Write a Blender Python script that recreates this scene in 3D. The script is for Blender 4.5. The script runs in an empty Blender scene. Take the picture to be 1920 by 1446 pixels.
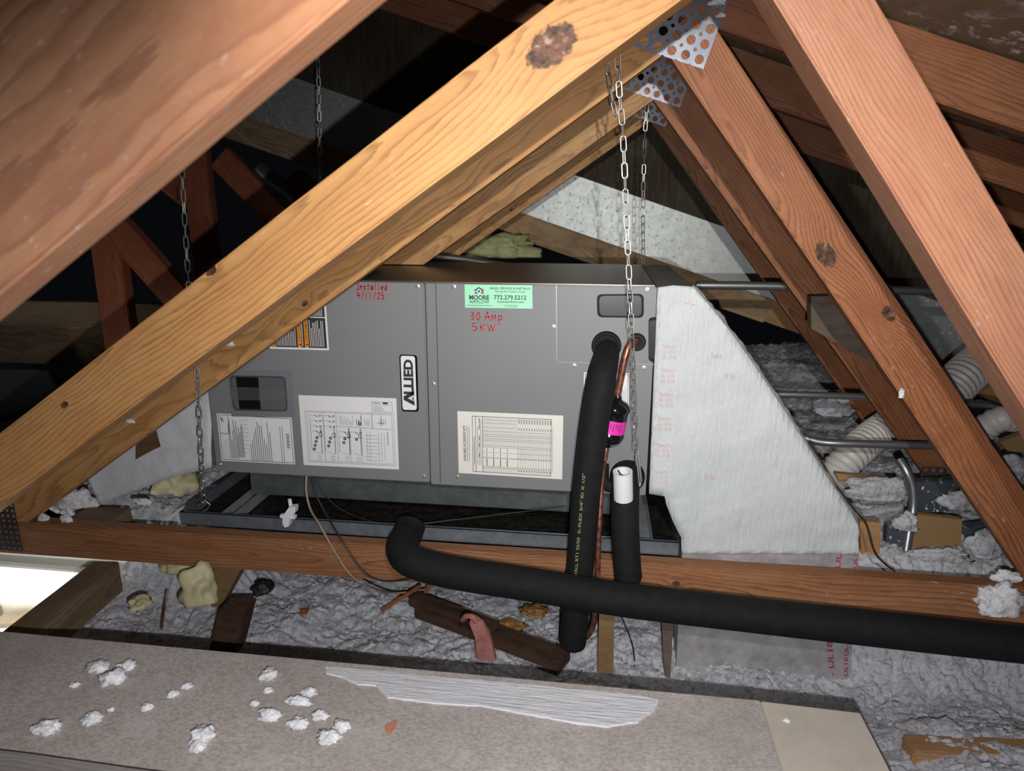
import bpy, bmesh, math, random
from mathutils import Vector, Matrix, noise
random.seed(7)
S = bpy.context.scene
COL = S.collection
ZO = 1.1                                   # camera height above the zero level
# ------------------------------------------------------------------ camera
F0, PITCH, YAW, ROLL = 1285.0, .2524, -.1264, .0036
cy, sy, cp, sp = math.cos(YAW), math.sin(YAW), math.cos(PITCH), math.sin(PITCH)
FW = Vector((sy*cp, cy*cp, -sp)); R0 = Vector((cy, -sy, 0)); U0 = R0.cross(FW)
RT = R0*math.cos(ROLL)+U0*math.sin(ROLL); UP = -R0*math.sin(ROLL)+U0*math.cos(ROLL)
cam = bpy.data.cameras.new('camera'); camo = bpy.data.objects.new('camera', cam); COL.objects.link(camo)
m3 = Matrix((RT, UP, -FW)).transposed()
camo.matrix_world = Matrix.Translation((0, 0, ZO)) @ m3.to_4x4()
cam.sensor_width = 36; cam.lens = 36*F0/1920; cam.clip_start = .02
cam.dof.use_dof = True; cam.dof.focus_distance = 1.5; cam.dof.aperture_fstop = 5.0
S.camera = camo
# ------------------------------------------------------------------ light
w = bpy.data.worlds.new('world'); S.world = w; w.use_nodes = True
w.node_tree.nodes['Background'].inputs[0].default_value = (.55, .6, .8, 1)
w.node_tree.nodes['Background'].inputs[1].default_value = .004
def lamp(name, kind, loc, energy, color, **kw):
    d = bpy.data.lights.new(name, kind); d.energy = energy; d.color = color
    for k, v in kw.items(): setattr(d, k, v)
    o = bpy.data.objects.new(name, d); COL.objects.link(o); o.location = (loc[0], loc[1], loc[2]+ZO)
    return o
def aim(o, t):
    d = Vector((t[0], t[1], t[2]+ZO))-o.location
    o.rotation_euler = d.to_track_quat('-Z', 'Y').to_euler()
fl = lamp('phone_flash', 'SPOT', (.03, -.01, -.07), 54, (1, .975, .98), spot_size=math.radians(134), spot_blend=.85, shadow_soft_size=.005)
aim(fl, (-.1, 1.4, -1.0))
wl = lamp('work_light', 'SPOT', (.09, -.01, .177), 66, (1, .96, .88), spot_size=math.radians(82), spot_blend=1.0, shadow_soft_size=.008)
aim(wl, (.08, 1.4, -.03))
fill = lamp('soft_fill_light', 'AREA', (.25, -.75, .35), 1.0, (.8, .85, 1), shape='DISK', size=1.0)
aim(fill, (0, 1.6, -.1))
room = lamp('lower_room_light', 'AREA', (-1.75, 1.2, -1.45), 20, (1, .98, .93), shape='SQUARE', size=.6)
room.rotation_euler = (math.radians(80), 0, math.radians(8))
S.view_settings.view_transform = 'Standard'; S.view_settings.look = 'None'
S.view_settings.exposure = 0.0; S.view_settings.gamma = 1.0; S.view_settings.use_curve_mapping = False

# ------------------------------------------------------------------ helpers
def ray(x, y): return FW+RT*((x-960)/F0)-UP*((y-723)/F0)
def U(x, y, Y):                            # point of the vertical plane Y seen at a pixel of the survey photo
    d = ray(x, y); p = d*(Y/d.y); return Vector((p.x, p.y, p.z+ZO))
def UZ(x, y, z):                           # the same on a level plane
    d = ray(x, y); p = d*(z/d.z); return Vector((p.x, p.y, p.z+ZO))
def V(x, y, z): return Vector((x, y, z+ZO))
def smooth(a, b, x):
    t = min(1, max(0, (x-a)/(b-a))); return t*t*(3-2*t)
def empty(name, loc, label, cat, group=None):
    o = bpy.data.objects.new(name, None); o.location = loc; COL.objects.link(o); o.empty_display_size = .05
    o['label'] = label; o['category'] = cat
    if group: o['group'] = group
    return o
def tag(o, label, cat=None, group=None, kind=None):
    o['label'] = label
    if cat: o['category'] = cat
    if group: o['group'] = group
    if kind: o['kind'] = kind
    return o
def parent_to(o, p):
    if p is None: return
    o.parent = p
    l = Vector(p.location)
    q = p.parent
    while q: l = l+Vector(q.location); q = q.parent
    # every parent here is unrotated, so a plain offset keeps the child in place
    o.location = Vector(o.location)-l
class MB:
    def __init__(s): s.v = []; s.f = []; s.m = []
    def add(s, vs, fs, mi=0):
        n = len(s.v); s.v += [Vector(a) for a in vs]; s.f += [[i+n for i in f] for f in fs]; s.m += [mi]*len(fs); return s
    def quad(s, a, b, c, d, mi=0): return s.add([a, b, c, d], [[0, 1, 2, 3]], mi)
    def box(s, lo, hi, mi=0):
        x0, y0, z0 = lo; x1, y1, z1 = hi
        return s.add([(x0,y0,z0),(x1,y0,z0),(x1,y1,z0),(x0,y1,z0),(x0,y0,z1),(x1,y0,z1),(x1,y1,z1),(x0,y1,z1)],
                     [[0,3,2,1],[4,5,6,7],[0,1,5,4],[1,2,6,5],[2,3,7,6],[3,0,4,7]], mi)
    def prism(s, poly, off, mi=0):         # polygon (world points) swept by a vector
        n = len(poly); off = Vector(off); a = [Vector(p) for p in poly]; b = [p+off for p in a]
        fs = [list(range(n)), list(range(2*n-1, n-1, -1))]+[[i, n+i, n+(i+1) % n, (i+1) % n] for i in range(n)]
        return s.add(a+b, fs, mi)
    def tube(s, pts, r, seg=14, mi=0, caps=True, closed=False, round_end=False):
        P = [Vector(p) for p in pts]; n = len(P); rr = r if isinstance(r, (list, tuple)) else [r]*n
        rings = []; prev = None
        for i in range(n):
            if closed: t = P[(i+1) % n]-P[i-1]
            else: t = P[min(i+1, n-1)]-P[max(i-1, 0)]
            t.normalize()
            if prev is None:
                a = Vector((0, 0, 1)) if abs(t.z) < .9 else Vector((0, 1, 0))
                nn = t.cross(a).normalized()
            else: nn = (prev-t*prev.dot(t)).normalized()
            prev = nn; bb = t.cross(nn)
            rings.append([P[i]+(nn*math.cos(2*math.pi*k/seg)+bb*math.sin(2*math.pi*k/seg))*rr[i] for k in range(seg)])
        vs = [v for g in rings for v in g]; fs = []
        for i in range(n if closed else n-1):
            j = (i+1) % n
            for k in range(seg): fs.append([i*seg+k, i*seg+(k+1) % seg, j*seg+(k+1) % seg, j*seg+k])
        if caps and not closed: fs += [list(range(seg-1, -1, -1)), list(range((n-1)*seg, n*seg))]
        return s.add(vs, fs, mi)
    def lathe(s, prof, seg, M, mi=0):      # prof: (radius, height) pairs along local z
        vs = []; fs = []
        for r, h in prof:
            for k in range(seg): vs.append(M @ Vector((r*math.cos(2*math.pi*k/seg), r*math.sin(2*math.pi*k/seg), h)))
        for i in range(len(prof)-1):
            for k in range(seg): fs.append([i*seg+k, i*seg+(k+1) % seg, (i+1)*seg+(k+1) % seg, (i+1)*seg+k])
        fs += [list(range(seg-1, -1, -1)), list(range((len(prof)-1)*seg, len(prof)*seg))]
        return s.add(vs, fs, mi)
    def build(s, name, mats, parent=None, smooth_=False, bevel=0, origin=None):
        mats = mats if isinstance(mats, (list, tuple)) else [mats]
        if origin is None:
            lo = [min(v[i] for v in s.v) for i in range(3)]; hi = [max(v[i] for v in s.v) for i in range(3)]
            origin = Vector(((lo[0]+hi[0])/2, (lo[1]+hi[1])/2, lo[2]))
        me = bpy.data.meshes.new(name); me.from_pydata([v-origin for v in s.v], [], s.f)
        for q in mats: me.materials.append(q)
        me.polygons.foreach_set('material_index', s.m)
        bm = bmesh.new(); bm.from_mesh(me); bmesh.ops.recalc_face_normals(bm, faces=bm.faces[:])
        if bevel: bmesh.ops.bevel(bm, geom=[e for e in bm.edges if e.is_manifold and e.calc_face_angle(0) > .5], offset=bevel, segments=2, affect='EDGES', clamp_overlap=True)
        bm.to_mesh(me); bm.free()
        if smooth_:
            me.polygons.foreach_set('use_smooth', [True]*len(me.polygons))
            try: me.set_sharp_from_angle(angle=math.radians(40))
            except Exception: pass
        o = bpy.data.objects.new(name, me); o.location = origin; COL.objects.link(o); parent_to(o, parent)
        return o
def spline(pts, n=8):
    P = [Vector(p) for p in pts]; out = []
    for i in range(len(P)-1):
        p0, p1, p2, p3 = P[max(i-1, 0)], P[i], P[i+1], P[min(i+2, len(P)-1)]
        for k in range(n):
            t = k/n; out.append(.5*((2*p1)+(p2-p0)*t+(2*p0-5*p1+4*p2-p3)*t*t+(-p0+3*p1-3*p2+p3)*t**3))
    return out+[P[-1]]

# ------------------------------------------------------------------ materials
class NT:
    def __init__(s, name):
        s.mat = bpy.data.materials.new(name); s.mat.use_nodes = True; s.t = s.mat.node_tree
        s.b = s.t.nodes['Principled BSDF']
    def n(s, ty, **kw):
        x = s.t.nodes.new(ty)
        for k, v in kw.items(): setattr(x, k, v)
        return x
    def l(s, a, b): s.t.links.new(a, b)
    def math(s, op, a, b=None, c=None):
        x = s.n('ShaderNodeMath', operation=op)
        for i, q in enumerate((a, b, c)):
            if q is None: continue
            if isinstance(q, (int, float)): x.inputs[i].default_value = q
            else: s.l(q, x.inputs[i])
        return x.outputs[0]
    def noise(s, vec, scale, detail=3, rough=.55):
        x = s.n('ShaderNodeTexNoise'); x.inputs['Scale'].default_value = scale; x.inputs['Detail'].default_value = detail; x.inputs['Roughness'].default_value = rough
        if vec is not None: s.l(vec, x.inputs['Vector'])
        return x
    def mapping(s, vec, scale=(1, 1, 1), loc=(0, 0, 0), rot=(0, 0, 0)):
        x = s.n('ShaderNodeMapping'); x.inputs['Scale'].default_value = scale; x.inputs['Location'].default_value = loc; x.inputs['Rotation'].default_value = rot
        s.l(vec, x.inputs['Vector']); return x.outputs[0]
    def ramp(s, fac, stops):
        x = s.n('ShaderNodeValToRGB'); e = x.color_ramp.elements
        while len(e) < len(stops): e.new(.5)
        for i, (p, c) in enumerate(stops):
            e[i].position = p; e[i].color = (c[0], c[1], c[2], 1) if not isinstance(c, (int, float)) else (c, c, c, 1)
        s.l(fac, x.inputs[0]); return x.outputs[0]
    def mix(s, fac, a, b, blend='MIX'):
        x = s.n('ShaderNodeMix', data_type='RGBA', blend_type=blend)
        if isinstance(fac, (int, float)): x.inputs[0].default_value = fac
        else: s.l(fac, x.inputs[0])
        for i, q in ((6, a), (7, b)):
            if isinstance(q, (tuple, list)): x.inputs[i].default_value = (q[0], q[1], q[2], 1)
            else: s.l(q, x.inputs[i])
        return x.outputs[2]
    def obj(s): return s.n('ShaderNodeTexCoord').outputs['Object']
    def bump(s, h, strength, dist=.002):
        x = s.n('ShaderNodeBump'); x.inputs['Strength'].default_value = strength; x.inputs['Distance'].default_value = dist
        s.l(h, x.inputs['Height']); s.l(x.outputs[0], s.b.inputs['Normal'])
    def set(s, **kw):
        for k, v in kw.items():
            i = s.b.inputs[k.replace('_', ' ')]
            if isinstance(v, (int, float)): i.default_value = v
            elif isinstance(v, tuple): i.default_value = (v[0], v[1], v[2], 1)
            else: s.l(v, i)
        return s
def plain(name, c, rough=.6, metal=0, **kw):
    t = NT(name); t.set(Base_Color=tuple(c), Roughness=rough, Metallic=metal, **kw); return t.mat
def wood(name, light, dark, seed=0, freq=190, tilt=(.012, .02), pith=(.05, .03), knots=(), wear=None, rough=.55, amp=1.0, stain=.5):
    t = NT(name); co = t.obj(); rnd = random.Random(seed)
    sep = t.n('ShaderNodeSeparateXYZ'); t.l(co, sep.inputs[0]); x, y, z = sep.outputs
    off = (rnd.uniform(0, 20), rnd.uniform(0, 20), rnd.uniform(0, 20))
    wv = t.noise(t.mapping(co, (1.6, 5, 5), off), 1.6, 2).outputs['Color']
    s2 = t.n('ShaderNodeSeparateXYZ'); t.l(wv, s2.inputs[0])
    def coord(c, o, tl, wn, a):
        q = t.math('ADD', t.math('MULTIPLY_ADD', x, tl, o), c)
        return t.math('ADD', q, t.math('MULTIPLY', t.math('SUBTRACT', wn, .5), a))
    yy = coord(y, pith[0], tilt[0], s2.outputs[0], .045*amp); zz = coord(z, pith[1], tilt[1], s2.outputs[1], .06*amp)
    r = t.math('SQRT', t.math('ADD', t.math('MULTIPLY', yy, yy), t.math('MULTIPLY', zz, zz)))
    kmask = None
    for kx, kz, kr in knots:
        dx = t.math('MULTIPLY', t.math('SUBTRACT', x, kx), .62); dz = t.math('SUBTRACT', z, kz)
        d = t.math('SQRT', t.math('ADD', t.math('MULTIPLY', dx, dx), t.math('MULTIPLY', dz, dz)))
        g = t.math('EXPONENT', t.math('MULTIPLY', t.math('MULTIPLY', d, d), -1/(2.2*kr)**2))
        r = t.math('ADD', r, t.math('MULTIPLY', g, 1.1*kr))
        nz = t.noise(co, 160, 2).outputs[0]
        mk = t.math('SUBTRACT', 1, t.math('SMOOTHSTEP', t.math('ADD', d, t.math('MULTIPLY', t.math('SUBTRACT', nz, .5), kr*.5)), kr*.5, kr*.85)) if False else \
             t.ramp(t.math('DIVIDE', t.math('ADD', d, t.math('MULTIPLY', t.math('SUBTRACT', nz, .5), kr*.5)), kr), [(.72, 1.), (.84, 0.)])
        kmask = mk if kmask is None else t.math('MAXIMUM', kmask, mk)
    rn = t.math('MULTIPLY', r, freq)
    rn = t.math('ADD', rn, t.math('MULTIPLY', t.noise(t.mapping(co, (6, 60, 60)), 3, 2).outputs[0], .7))
    fr = t.math('FRACT', rn)
    ring = t.ramp(fr, [(0, .0), (.55, .25), (.86, 1.), (.95, .75), (1, 0)])
    vary = t.noise(t.mapping(co, (2, 14, 14), off), 2.2, 3).outputs[0]
    ringa = t.math('MULTIPLY', ring, t.ramp(vary, [(.3, .5), (.65, 1.)]))
    streak = t.noise(t.mapping(co, (5, 260, 260), off), 3, 4, .6).outputs[0]
    tone = t.ramp(t.noise(t.mapping(co, (1.2, 7, 7), off), 2.6, 3).outputs[0], [(.35, 0.), (.65, 1.)])
    base = t.mix(tone, light, [light[0]*.86, light[1]*.74, light[2]*.68])
    col = t.mix(ringa, base, [c*.8 for c in dark])
    col = t.mix(t.ramp(streak, [(.35, .5), (.65, 0.)]), col, [c*.66 for c in light])
    mott = t.noise(t.mapping(co, (5, 12, 12), off), 3.2, 4, .65).outputs[0]
    col = t.mix(t.math('MULTIPLY', t.ramp(mott, [(.45, 0.), (.75, 1.)]), stain), col, [dark[0]*.95, dark[1]*.8, dark[2]*.8])
    if wear:                                # pale scuffs and lint marks of their own shape
        wn = t.noise(t.mapping(co, (22, 60, 60), off), 2.5, 5, .7).outputs[0]
        w2 = t.noise(t.mapping(co, (3, 6, 6), off), 2.0, 2).outputs[0]
        col = t.mix(t.math('MULTIPLY', t.ramp(wn, [(.6, 0.), (.72, wear)]), t.ramp(w2, [(.5, 0.), (.62, 1.)])), col, (.7, .68, .7))
    if kmask is not None:
        kn = t.noise(co, 90, 3, .7).outputs[0]
        col = t.mix(kmask, col, t.ramp(kn, [(.35, (.022, .01, .005)), (.6, (.13, .055, .028)), (.72, (.3, .2, .16))]))  # palest stop paints whitish resin glints into the knot colour
    t.set(Base_Color=col, Roughness=rough)
    t.b.inputs['Specular IOR Level'].default_value = .3
    t.bump(t.math('ADD', t.math('MULTIPLY', ringa, -.5), streak), .35, .0012)
    return t.mat
def galv(name, base=(.42, .44, .46), rough=.42, specks=0., metal=.85, scale=45):
    t = NT(name); co = t.obj()
    v = t.n('ShaderNodeTexVoronoi'); v.inputs['Scale'].default_value = scale; t.l(co, v.inputs['Vector'])
    sp_ = t.n('ShaderNodeSeparateXYZ'); t.l(v.outputs['Color'], sp_.inputs[0])
    n1 = t.noise(co, 9, 4).outputs[0]
    f = t.math('ADD', t.math('MULTIPLY', sp_.outputs[0], .14), t.math('MULTIPLY', t.noise(co, 16, 6, .7).outputs[0], .86))
    col = t.ramp(f, [(.25, [c*(.68 if not specks else .84) for c in base]), (.75, [min(1, c*(1.3 if not specks else 1.12)) for c in base])])
    ro = t.math('MULTIPLY_ADD', sp_.outputs[1], .03, rough-.015); me = metal
    if specks:
        q = t.noise(t.mapping(co, (1.5, 1.5, 1)), 62, 2, .5).outputs[0]
        q2 = t.noise(co, 14, 2).outputs[0]
        k = t.math('MULTIPLY', t.ramp(q, [(.62, 0.), (.66, 1.)]), t.ramp(q2, [(.3, .2), (.6, specks)]))
        col = t.mix(k, col, (.75, .78, .8)); me = t.math('MULTIPLY_ADD', k, -metal, metal); ro = t.math('MULTIPLY_ADD', k, .4, ro)
    t.set(Base_Color=col, Roughness=ro, Metallic=me); return t.mat
def mastic(name, c=(.78, .79, .8), bump=.6, axis=(1, 1, 12), marks=0., dirt=.25):
    t = NT(name); co = t.obj()
    n1 = t.noise(t.mapping(co, axis), 9, 5, .65).outputs[0]; n2 = t.noise(co, 24, 4, .6).outputs[0]; n3 = t.noise(co, 4, 3).outputs[0]
    col = t.mix(t.math('MULTIPLY', t.ramp(n2, [(.5, 0.), (.8, 1.)]), dirt), c, [q*.6 for q in c])
    col = t.mix(t.math('MULTIPLY', t.ramp(n3, [(.45, 0.), (.75, 1.)]), .3), col, [c[0]*.85, c[1]*.88, c[2]*.93])
    if marks:
        m = t.noise(t.mapping(co, (1, 1, 2.2)), 55, 3, .7).outputs[0]; mm = t.noise(co, 7, 1).outputs[0]
        col = t.mix(t.math('MULTIPLY', t.ramp(m, [(.64, 0.), (.7, marks)]), t.ramp(mm, [(.5, 0.), (.62, 1.)])), col, (.6, .22, .25))
    t.set(Base_Color=col, Roughness=.55)
    t.bump(t.math('ADD', n1, t.math('MULTIPLY', n2, .4)), bump, .006); return t.mat
def fluff(name, c=(.74, .75, .81), dark=(.12, .1, .09), bump=.7):
    t = NT(name); co = t.obj()
    n1 = t.noise(co, 110, 6, .75).outputs[0]; n2 = t.noise(co, 7, 4, .6).outputs[0]; n3 = t.noise(co, 26, 4, .7).outputs[0]
    col = t.mix(t.ramp(n1, [(.36, .85), (.52, 0.)]), c, [q*.5 for q in c])  # dark cracks: shade between the clumps put into the colour
    col = t.mix(t.math('MULTIPLY', t.ramp(n3, [(.55, 0.), (.66, .8)]), t.ramp(n2, [(.45, 0.), (.62, 1.)])), col, dark)  # dark specks, spread wider to stand for shaded cracks as well
    t.set(Base_Color=col, Roughness=.95)
    t.b.inputs['Specular IOR Level'].default_value = .05
    t.bump(t.math('ADD', t.math('MULTIPLY', n1, 1.3), n3), bump, .012); return t.mat

M = {}
M['brace'] = wood('wood_brace', (.50, .27, .155), (.3, .13, .075), 1, freq=120, pith=(.12, .02), wear=.7)
M['d0'] = wood('wood_golden', (.62, .34, .125), (.36, .155, .045), 2, freq=150, pith=(.035, -.045), tilt=(.03, .012), knots=((.47, .012, .017), (-.2, .03, .009)), wear=.5, stain=.3)
M['r0'] = wood('wood_pink', (.41, .205, .122), (.22, .085, .048), 3, freq=200, pith=(.07, -.06), wear=.35, stain=.35)
M['d1'] = wood('wood_tawny', (.6, .34, .13), (.3, .14, .05), 4, freq=260, pith=(.15, .03), knots=((.05, -.02, .006),), stain=.3)
M['w1'] = wood('wood_knotty', (.48, .215, .09), (.25, .085, .03), 5, freq=210, pith=(.04, .05), tilt=(.02, .03), knots=((.03, .012, .02), (.2, .024, .014)), wear=.4, stain=.35)
M['c1'] = wood('wood_chord', (.37, .185, .09), (.17, .062, .028), 6, freq=150, pith=(.045, .01), tilt=(.012, .016), knots=((.34, .0, .007),), wear=.5, stain=.4)
M['c0'] = wood('wood_top', (.34, .15, .075), (.17, .058, .028), 7, freq=200, pith=(.08, .05))
M['w2'] = wood('wood_web', (.4, .175, .08), (.18, .06, .026), 8, freq=200, pith=(.06, .04))
M['d2'] = wood('wood_web_pale', (.58, .34, .14), (.3, .15, .06), 9, freq=260, pith=(.1, .04))
M['post'] = wood('wood_post', (.3, .105, .055), (.15, .045, .022), 10, freq=200, pith=(.06, .03))
M['tan'] = wood('wood_tan', (.5, .31, .15), (.3, .16, .07), 11, freq=220, pith=(.09, .04))
M['aged'] = wood('wood_aged', (.45, .34, .21), (.2, .14, .08), 12, freq=240, pith=(.09, .04), rough=.9, stain=.9)
M['grey'] = wood('wood_grey', (.2, .165, .13), (.085, .065, .05), 13, freq=260, pith=(.05, .07), rough=.9, stain=.8)
M['greyplank'] = wood('wood_bleached', (.32, .31, .31), (.2, .19, .19), 21, freq=240, pith=(.05, .07), rough=.9, stain=.5)
M['dull'] = wood('wood_dull', (.25, .19, .12), (.12, .08, .05), 14, freq=150, pith=(.1, .04), rough=.9)
M['rot'] = wood('wood_rotten', (.09, .05, .03), (.025, .014, .009), 15, freq=240, pith=(.05, .04), rough=.95, stain=1)
M['stub'] = wood('wood_stub', (.3, .2, .1), (.14, .08, .04), 16, freq=210, pith=(.03, .02), rough=.9)
M['galv'] = galv('galvanised_steel')
M['plate'] = galv('plate_steel', (.19, .21, .26), .4, metal=.85, scale=60)
M['flash'] = galv('flashing_steel', (.5, .54, .53), .5, specks=.9, metal=.6, scale=60)
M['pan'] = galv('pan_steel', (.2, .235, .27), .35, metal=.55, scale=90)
M['chain'] = plain('chain_zinc', (.5, .5, .49), .42, .85)
M['cond'] = plain('conduit_steel', (.3, .31, .32), .38, .8)
M['gray'] = NT('cabinet_paint'); _t = M['gray']; _n = _t.noise(_t.obj(), 3, 2).outputs[0]
_t.set(Base_Color=_t.ramp(_n, [(.3, (.17, .175, .19)), (.7, (.19, .195, .2))]), Roughness=.5); M['gray'] = _t.mat
M['graydark'] = plain('cabinet_seam', (.05, .052, .06), .5)
M['foam'] = NT('pipe_foam'); _t = M['foam']; _n = _t.noise(_t.obj(), 60, 4).outputs[0]
_t.set(Base_Color=_t.ramp(_n, [(.3, (.006, .006, .007)), (.75, (.011, .011, .012))]), Roughness=.8); _t.b.inputs['Specular IOR Level'].default_value = .25; _t.bump(_n, .15, .001); M['foam'] = _t.mat
M['rubber'] = plain('black_rubber', (.005, .005, .006), .6, **{'Specular IOR Level': .2})
M['blackgloss'] = plain('black_gloss', (.006, .006, .007), .12)
M['dirt'] = NT('pan_dirt'); _t = M['dirt']; _n = _t.noise(_t.obj(), 40, 5, .7).outputs[0]
_t.set(Base_Color=_t.ramp(_n, [(.4, (.006, .006, .005)), (.7, (.03, .026, .02))]), Roughness=.5); _t.bump(_n, .6, .004); M['dirt'] = _t.mat
_t = NT('copper'); _n = _t.noise(_t.obj(), 60, 4, .7).outputs[0]
_t.set(Base_Color=_t.ramp(_n, [(.35, (.12, .045, .03)), (.6, (.46, .2, .13)), (.8, (.55, .3, .22))]), Roughness=.38, Metallic=.75); M['copper'] = _t.mat
M['white'] = plain('white_plastic', (.72, .73, .76), .35)
M['paper'] = plain('label_paper', (.66, .67, .68), .55)
M['paper2'] = plain('label_paper_cream', (.68, .67, .63), .55)
M['ink'] = plain('black_ink', (.02, .02, .022), .6)
M['inkgrey'] = plain('grey_ink', (.22, .22, .23), .6)
M['green'] = plain('mint_sticker', (.32, .72, .48), .5)
M['red'] = plain('red_marker', (.42, .02, .025), .5)
M['redprint'] = plain('red_print', (.5, .12, .15), .6)
M['blue'] = plain('blue_ink', (.02, .06, .22), .5)
M['redink'] = plain('red_ink', (.45, .05, .07), .5)
M['orange'] = plain('orange_label', (.75, .26, .02), .5)
M['magenta'] = plain('magenta_label', (.75, .03, .42), .45)
M['inkwhite'] = plain('white_ink', (.7, .7, .7), .5)
M['yellowink'] = plain('pale_yellow_print', (.3, .27, .12), .6)
M['wire'] = plain('tan_cable', (.28, .22, .15), .55)
M['wiredark'] = plain('dark_cable', (.025, .02, .018), .5)
M['glass'] = NT('window_plastic'); M['glass'].set(Base_Color=(.5, .5, .5), Roughness=.12, Transmission_Weight=.8, IOR=1.45, Alpha=.45); M['glass'] = M['glass'].mat
M['mastic'] = mastic('duct_mastic', (.54, .575, .595), .8, (13, 1, 1.6), marks=.5)
M['mastic2'] = mastic('return_mastic', (.6, .62, .66), .5, (2, 1, 2), dirt=.4)
M['brushed'] = mastic('brushed_mastic', (.7, .71, .75), .9, (1.5, 22, 1), dirt=.35)
M['foil'] = NT('duct_foil'); _t = M['foil']; _co = _t.obj(); _n = _t.noise(_co, 30, 5, .7).outputs[0]; _n2 = _t.noise(_co, 130, 2).outputs[0]
_t.set(Base_Color=_t.ramp(_n, [(.3, (.32, .31, .32)), (.6, (.5, .49, .5)), (.8, (.62, .62, .63))]), Roughness=.45, Metallic=.35); _t.bump(_n2, .35, .001); M['foil'] = _t.mat
M['rim'] = mastic('duct_edge_foil', (.2, .2, .19), .9, (4, 4, 4), dirt=.8)
M['fluff'] = fluff('loose_fill')
M['tuft'] = fluff('lint_white', (.78, .79, .82), bump=.3, dark=(.5, .48, .46))
M['spray'] = mastic('spray_foam', (.55, .5, .3), .5, (1, 1, 1), dirt=.5)
M['batt'] = mastic('glass_wool', (.42, .42, .22), .8, (6, 1, 1), dirt=.6)
M['flex'] = plain('flex_duct_vinyl', (.6, .58, .55), .45)
M['card'] = plain('brown_board', (.27, .165, .07), .8)
M['cream'] = plain('cream_trim', (.72, .62, .48), .5)
M['roomwhite'] = plain('room_white', (.85, .84, .78), .5)
M['pink'] = NT('pink_strip'); _t = M['pink']; _n = _t.noise(_t.obj(), 25, 4, .7).outputs[0]
_t.set(Base_Color=_t.ramp(_n, [(.4, (.3, .1, .085)), (.7, (.42, .22, .19))]), Roughness=.8); M['pink'] = _t.mat
M['rust'] = plain('orange_scrap', (.34, .12, .045), .8)
M['black_sheet'] = plain('dark_sheet', (.03, .032, .036), .5)
M['mesh'] = wood('scrim', (.17, .1, .055), (.05, .03, .02), 18, freq=420, pith=(.3, .3), rough=.9)
_t = NT('roof_deck'); _co = _t.obj(); _a = _t.noise(_t.mapping(_co, (12, 2, 12)), 3, 4, .6).outputs[0]; _b = _t.noise(_co, 22, 5, .7).outputs[0]; _c = _t.noise(_co, 3.5, 2).outputs[0]
_k = _t.mix(_a, (.11, .07, .042), (.26, .165, .1))
_k = _t.mix(_t.math('MULTIPLY', _t.ramp(_b, [(.54, 0.), (.62, .9)]), _t.ramp(_c, [(.42, 0.), (.56, 1.)])), _k, (.6, .6, .66))
_t.set(Base_Color=_k, Roughness=.85); _t.bump(_a, .5, .003); M['deck'] = _t.mat
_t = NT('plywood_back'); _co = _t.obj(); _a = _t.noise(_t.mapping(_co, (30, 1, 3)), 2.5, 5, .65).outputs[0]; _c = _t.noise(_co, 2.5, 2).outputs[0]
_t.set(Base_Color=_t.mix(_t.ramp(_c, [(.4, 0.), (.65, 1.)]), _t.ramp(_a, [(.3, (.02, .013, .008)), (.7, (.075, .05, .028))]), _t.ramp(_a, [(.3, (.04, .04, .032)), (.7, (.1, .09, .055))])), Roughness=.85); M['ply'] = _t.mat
_t = NT('particle_board'); _co = _t.obj(); _a = _t.noise(_t.mapping(_co, (1, 1.6, 1)), 170, 3, .6).outputs[0]; _b = _t.noise(_co, 22, 4, .6).outputs[0]; _c = _t.noise(_co, 5, 3).outputs[0]
_k = _t.mix(_t.ramp(_a, [(.35, 0.), (.65, 1.)]), (.31, .272, .245), (.50, .465, .445))
_k = _t.mix(_t.ramp(_b, [(.5, 0.), (.78, .55)]), _k, (.56, .545, .545)); _k = _t.mix(_t.ramp(_c, [(.35, .4), (.6, 0.)]), _k, (.3, .262, .235))
_t.set(Base_Color=_k, Roughness=.8); _t.bump(_a, .3, .001); M['board'] = _t.mat
M['beige'] = mastic('beige_patch', (.5, .455, .385), .15, (2, 2, 2), dirt=.4)
M['drywall'] = plain('ceiling_drywall', (.35, .33, .3), .9)

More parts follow.
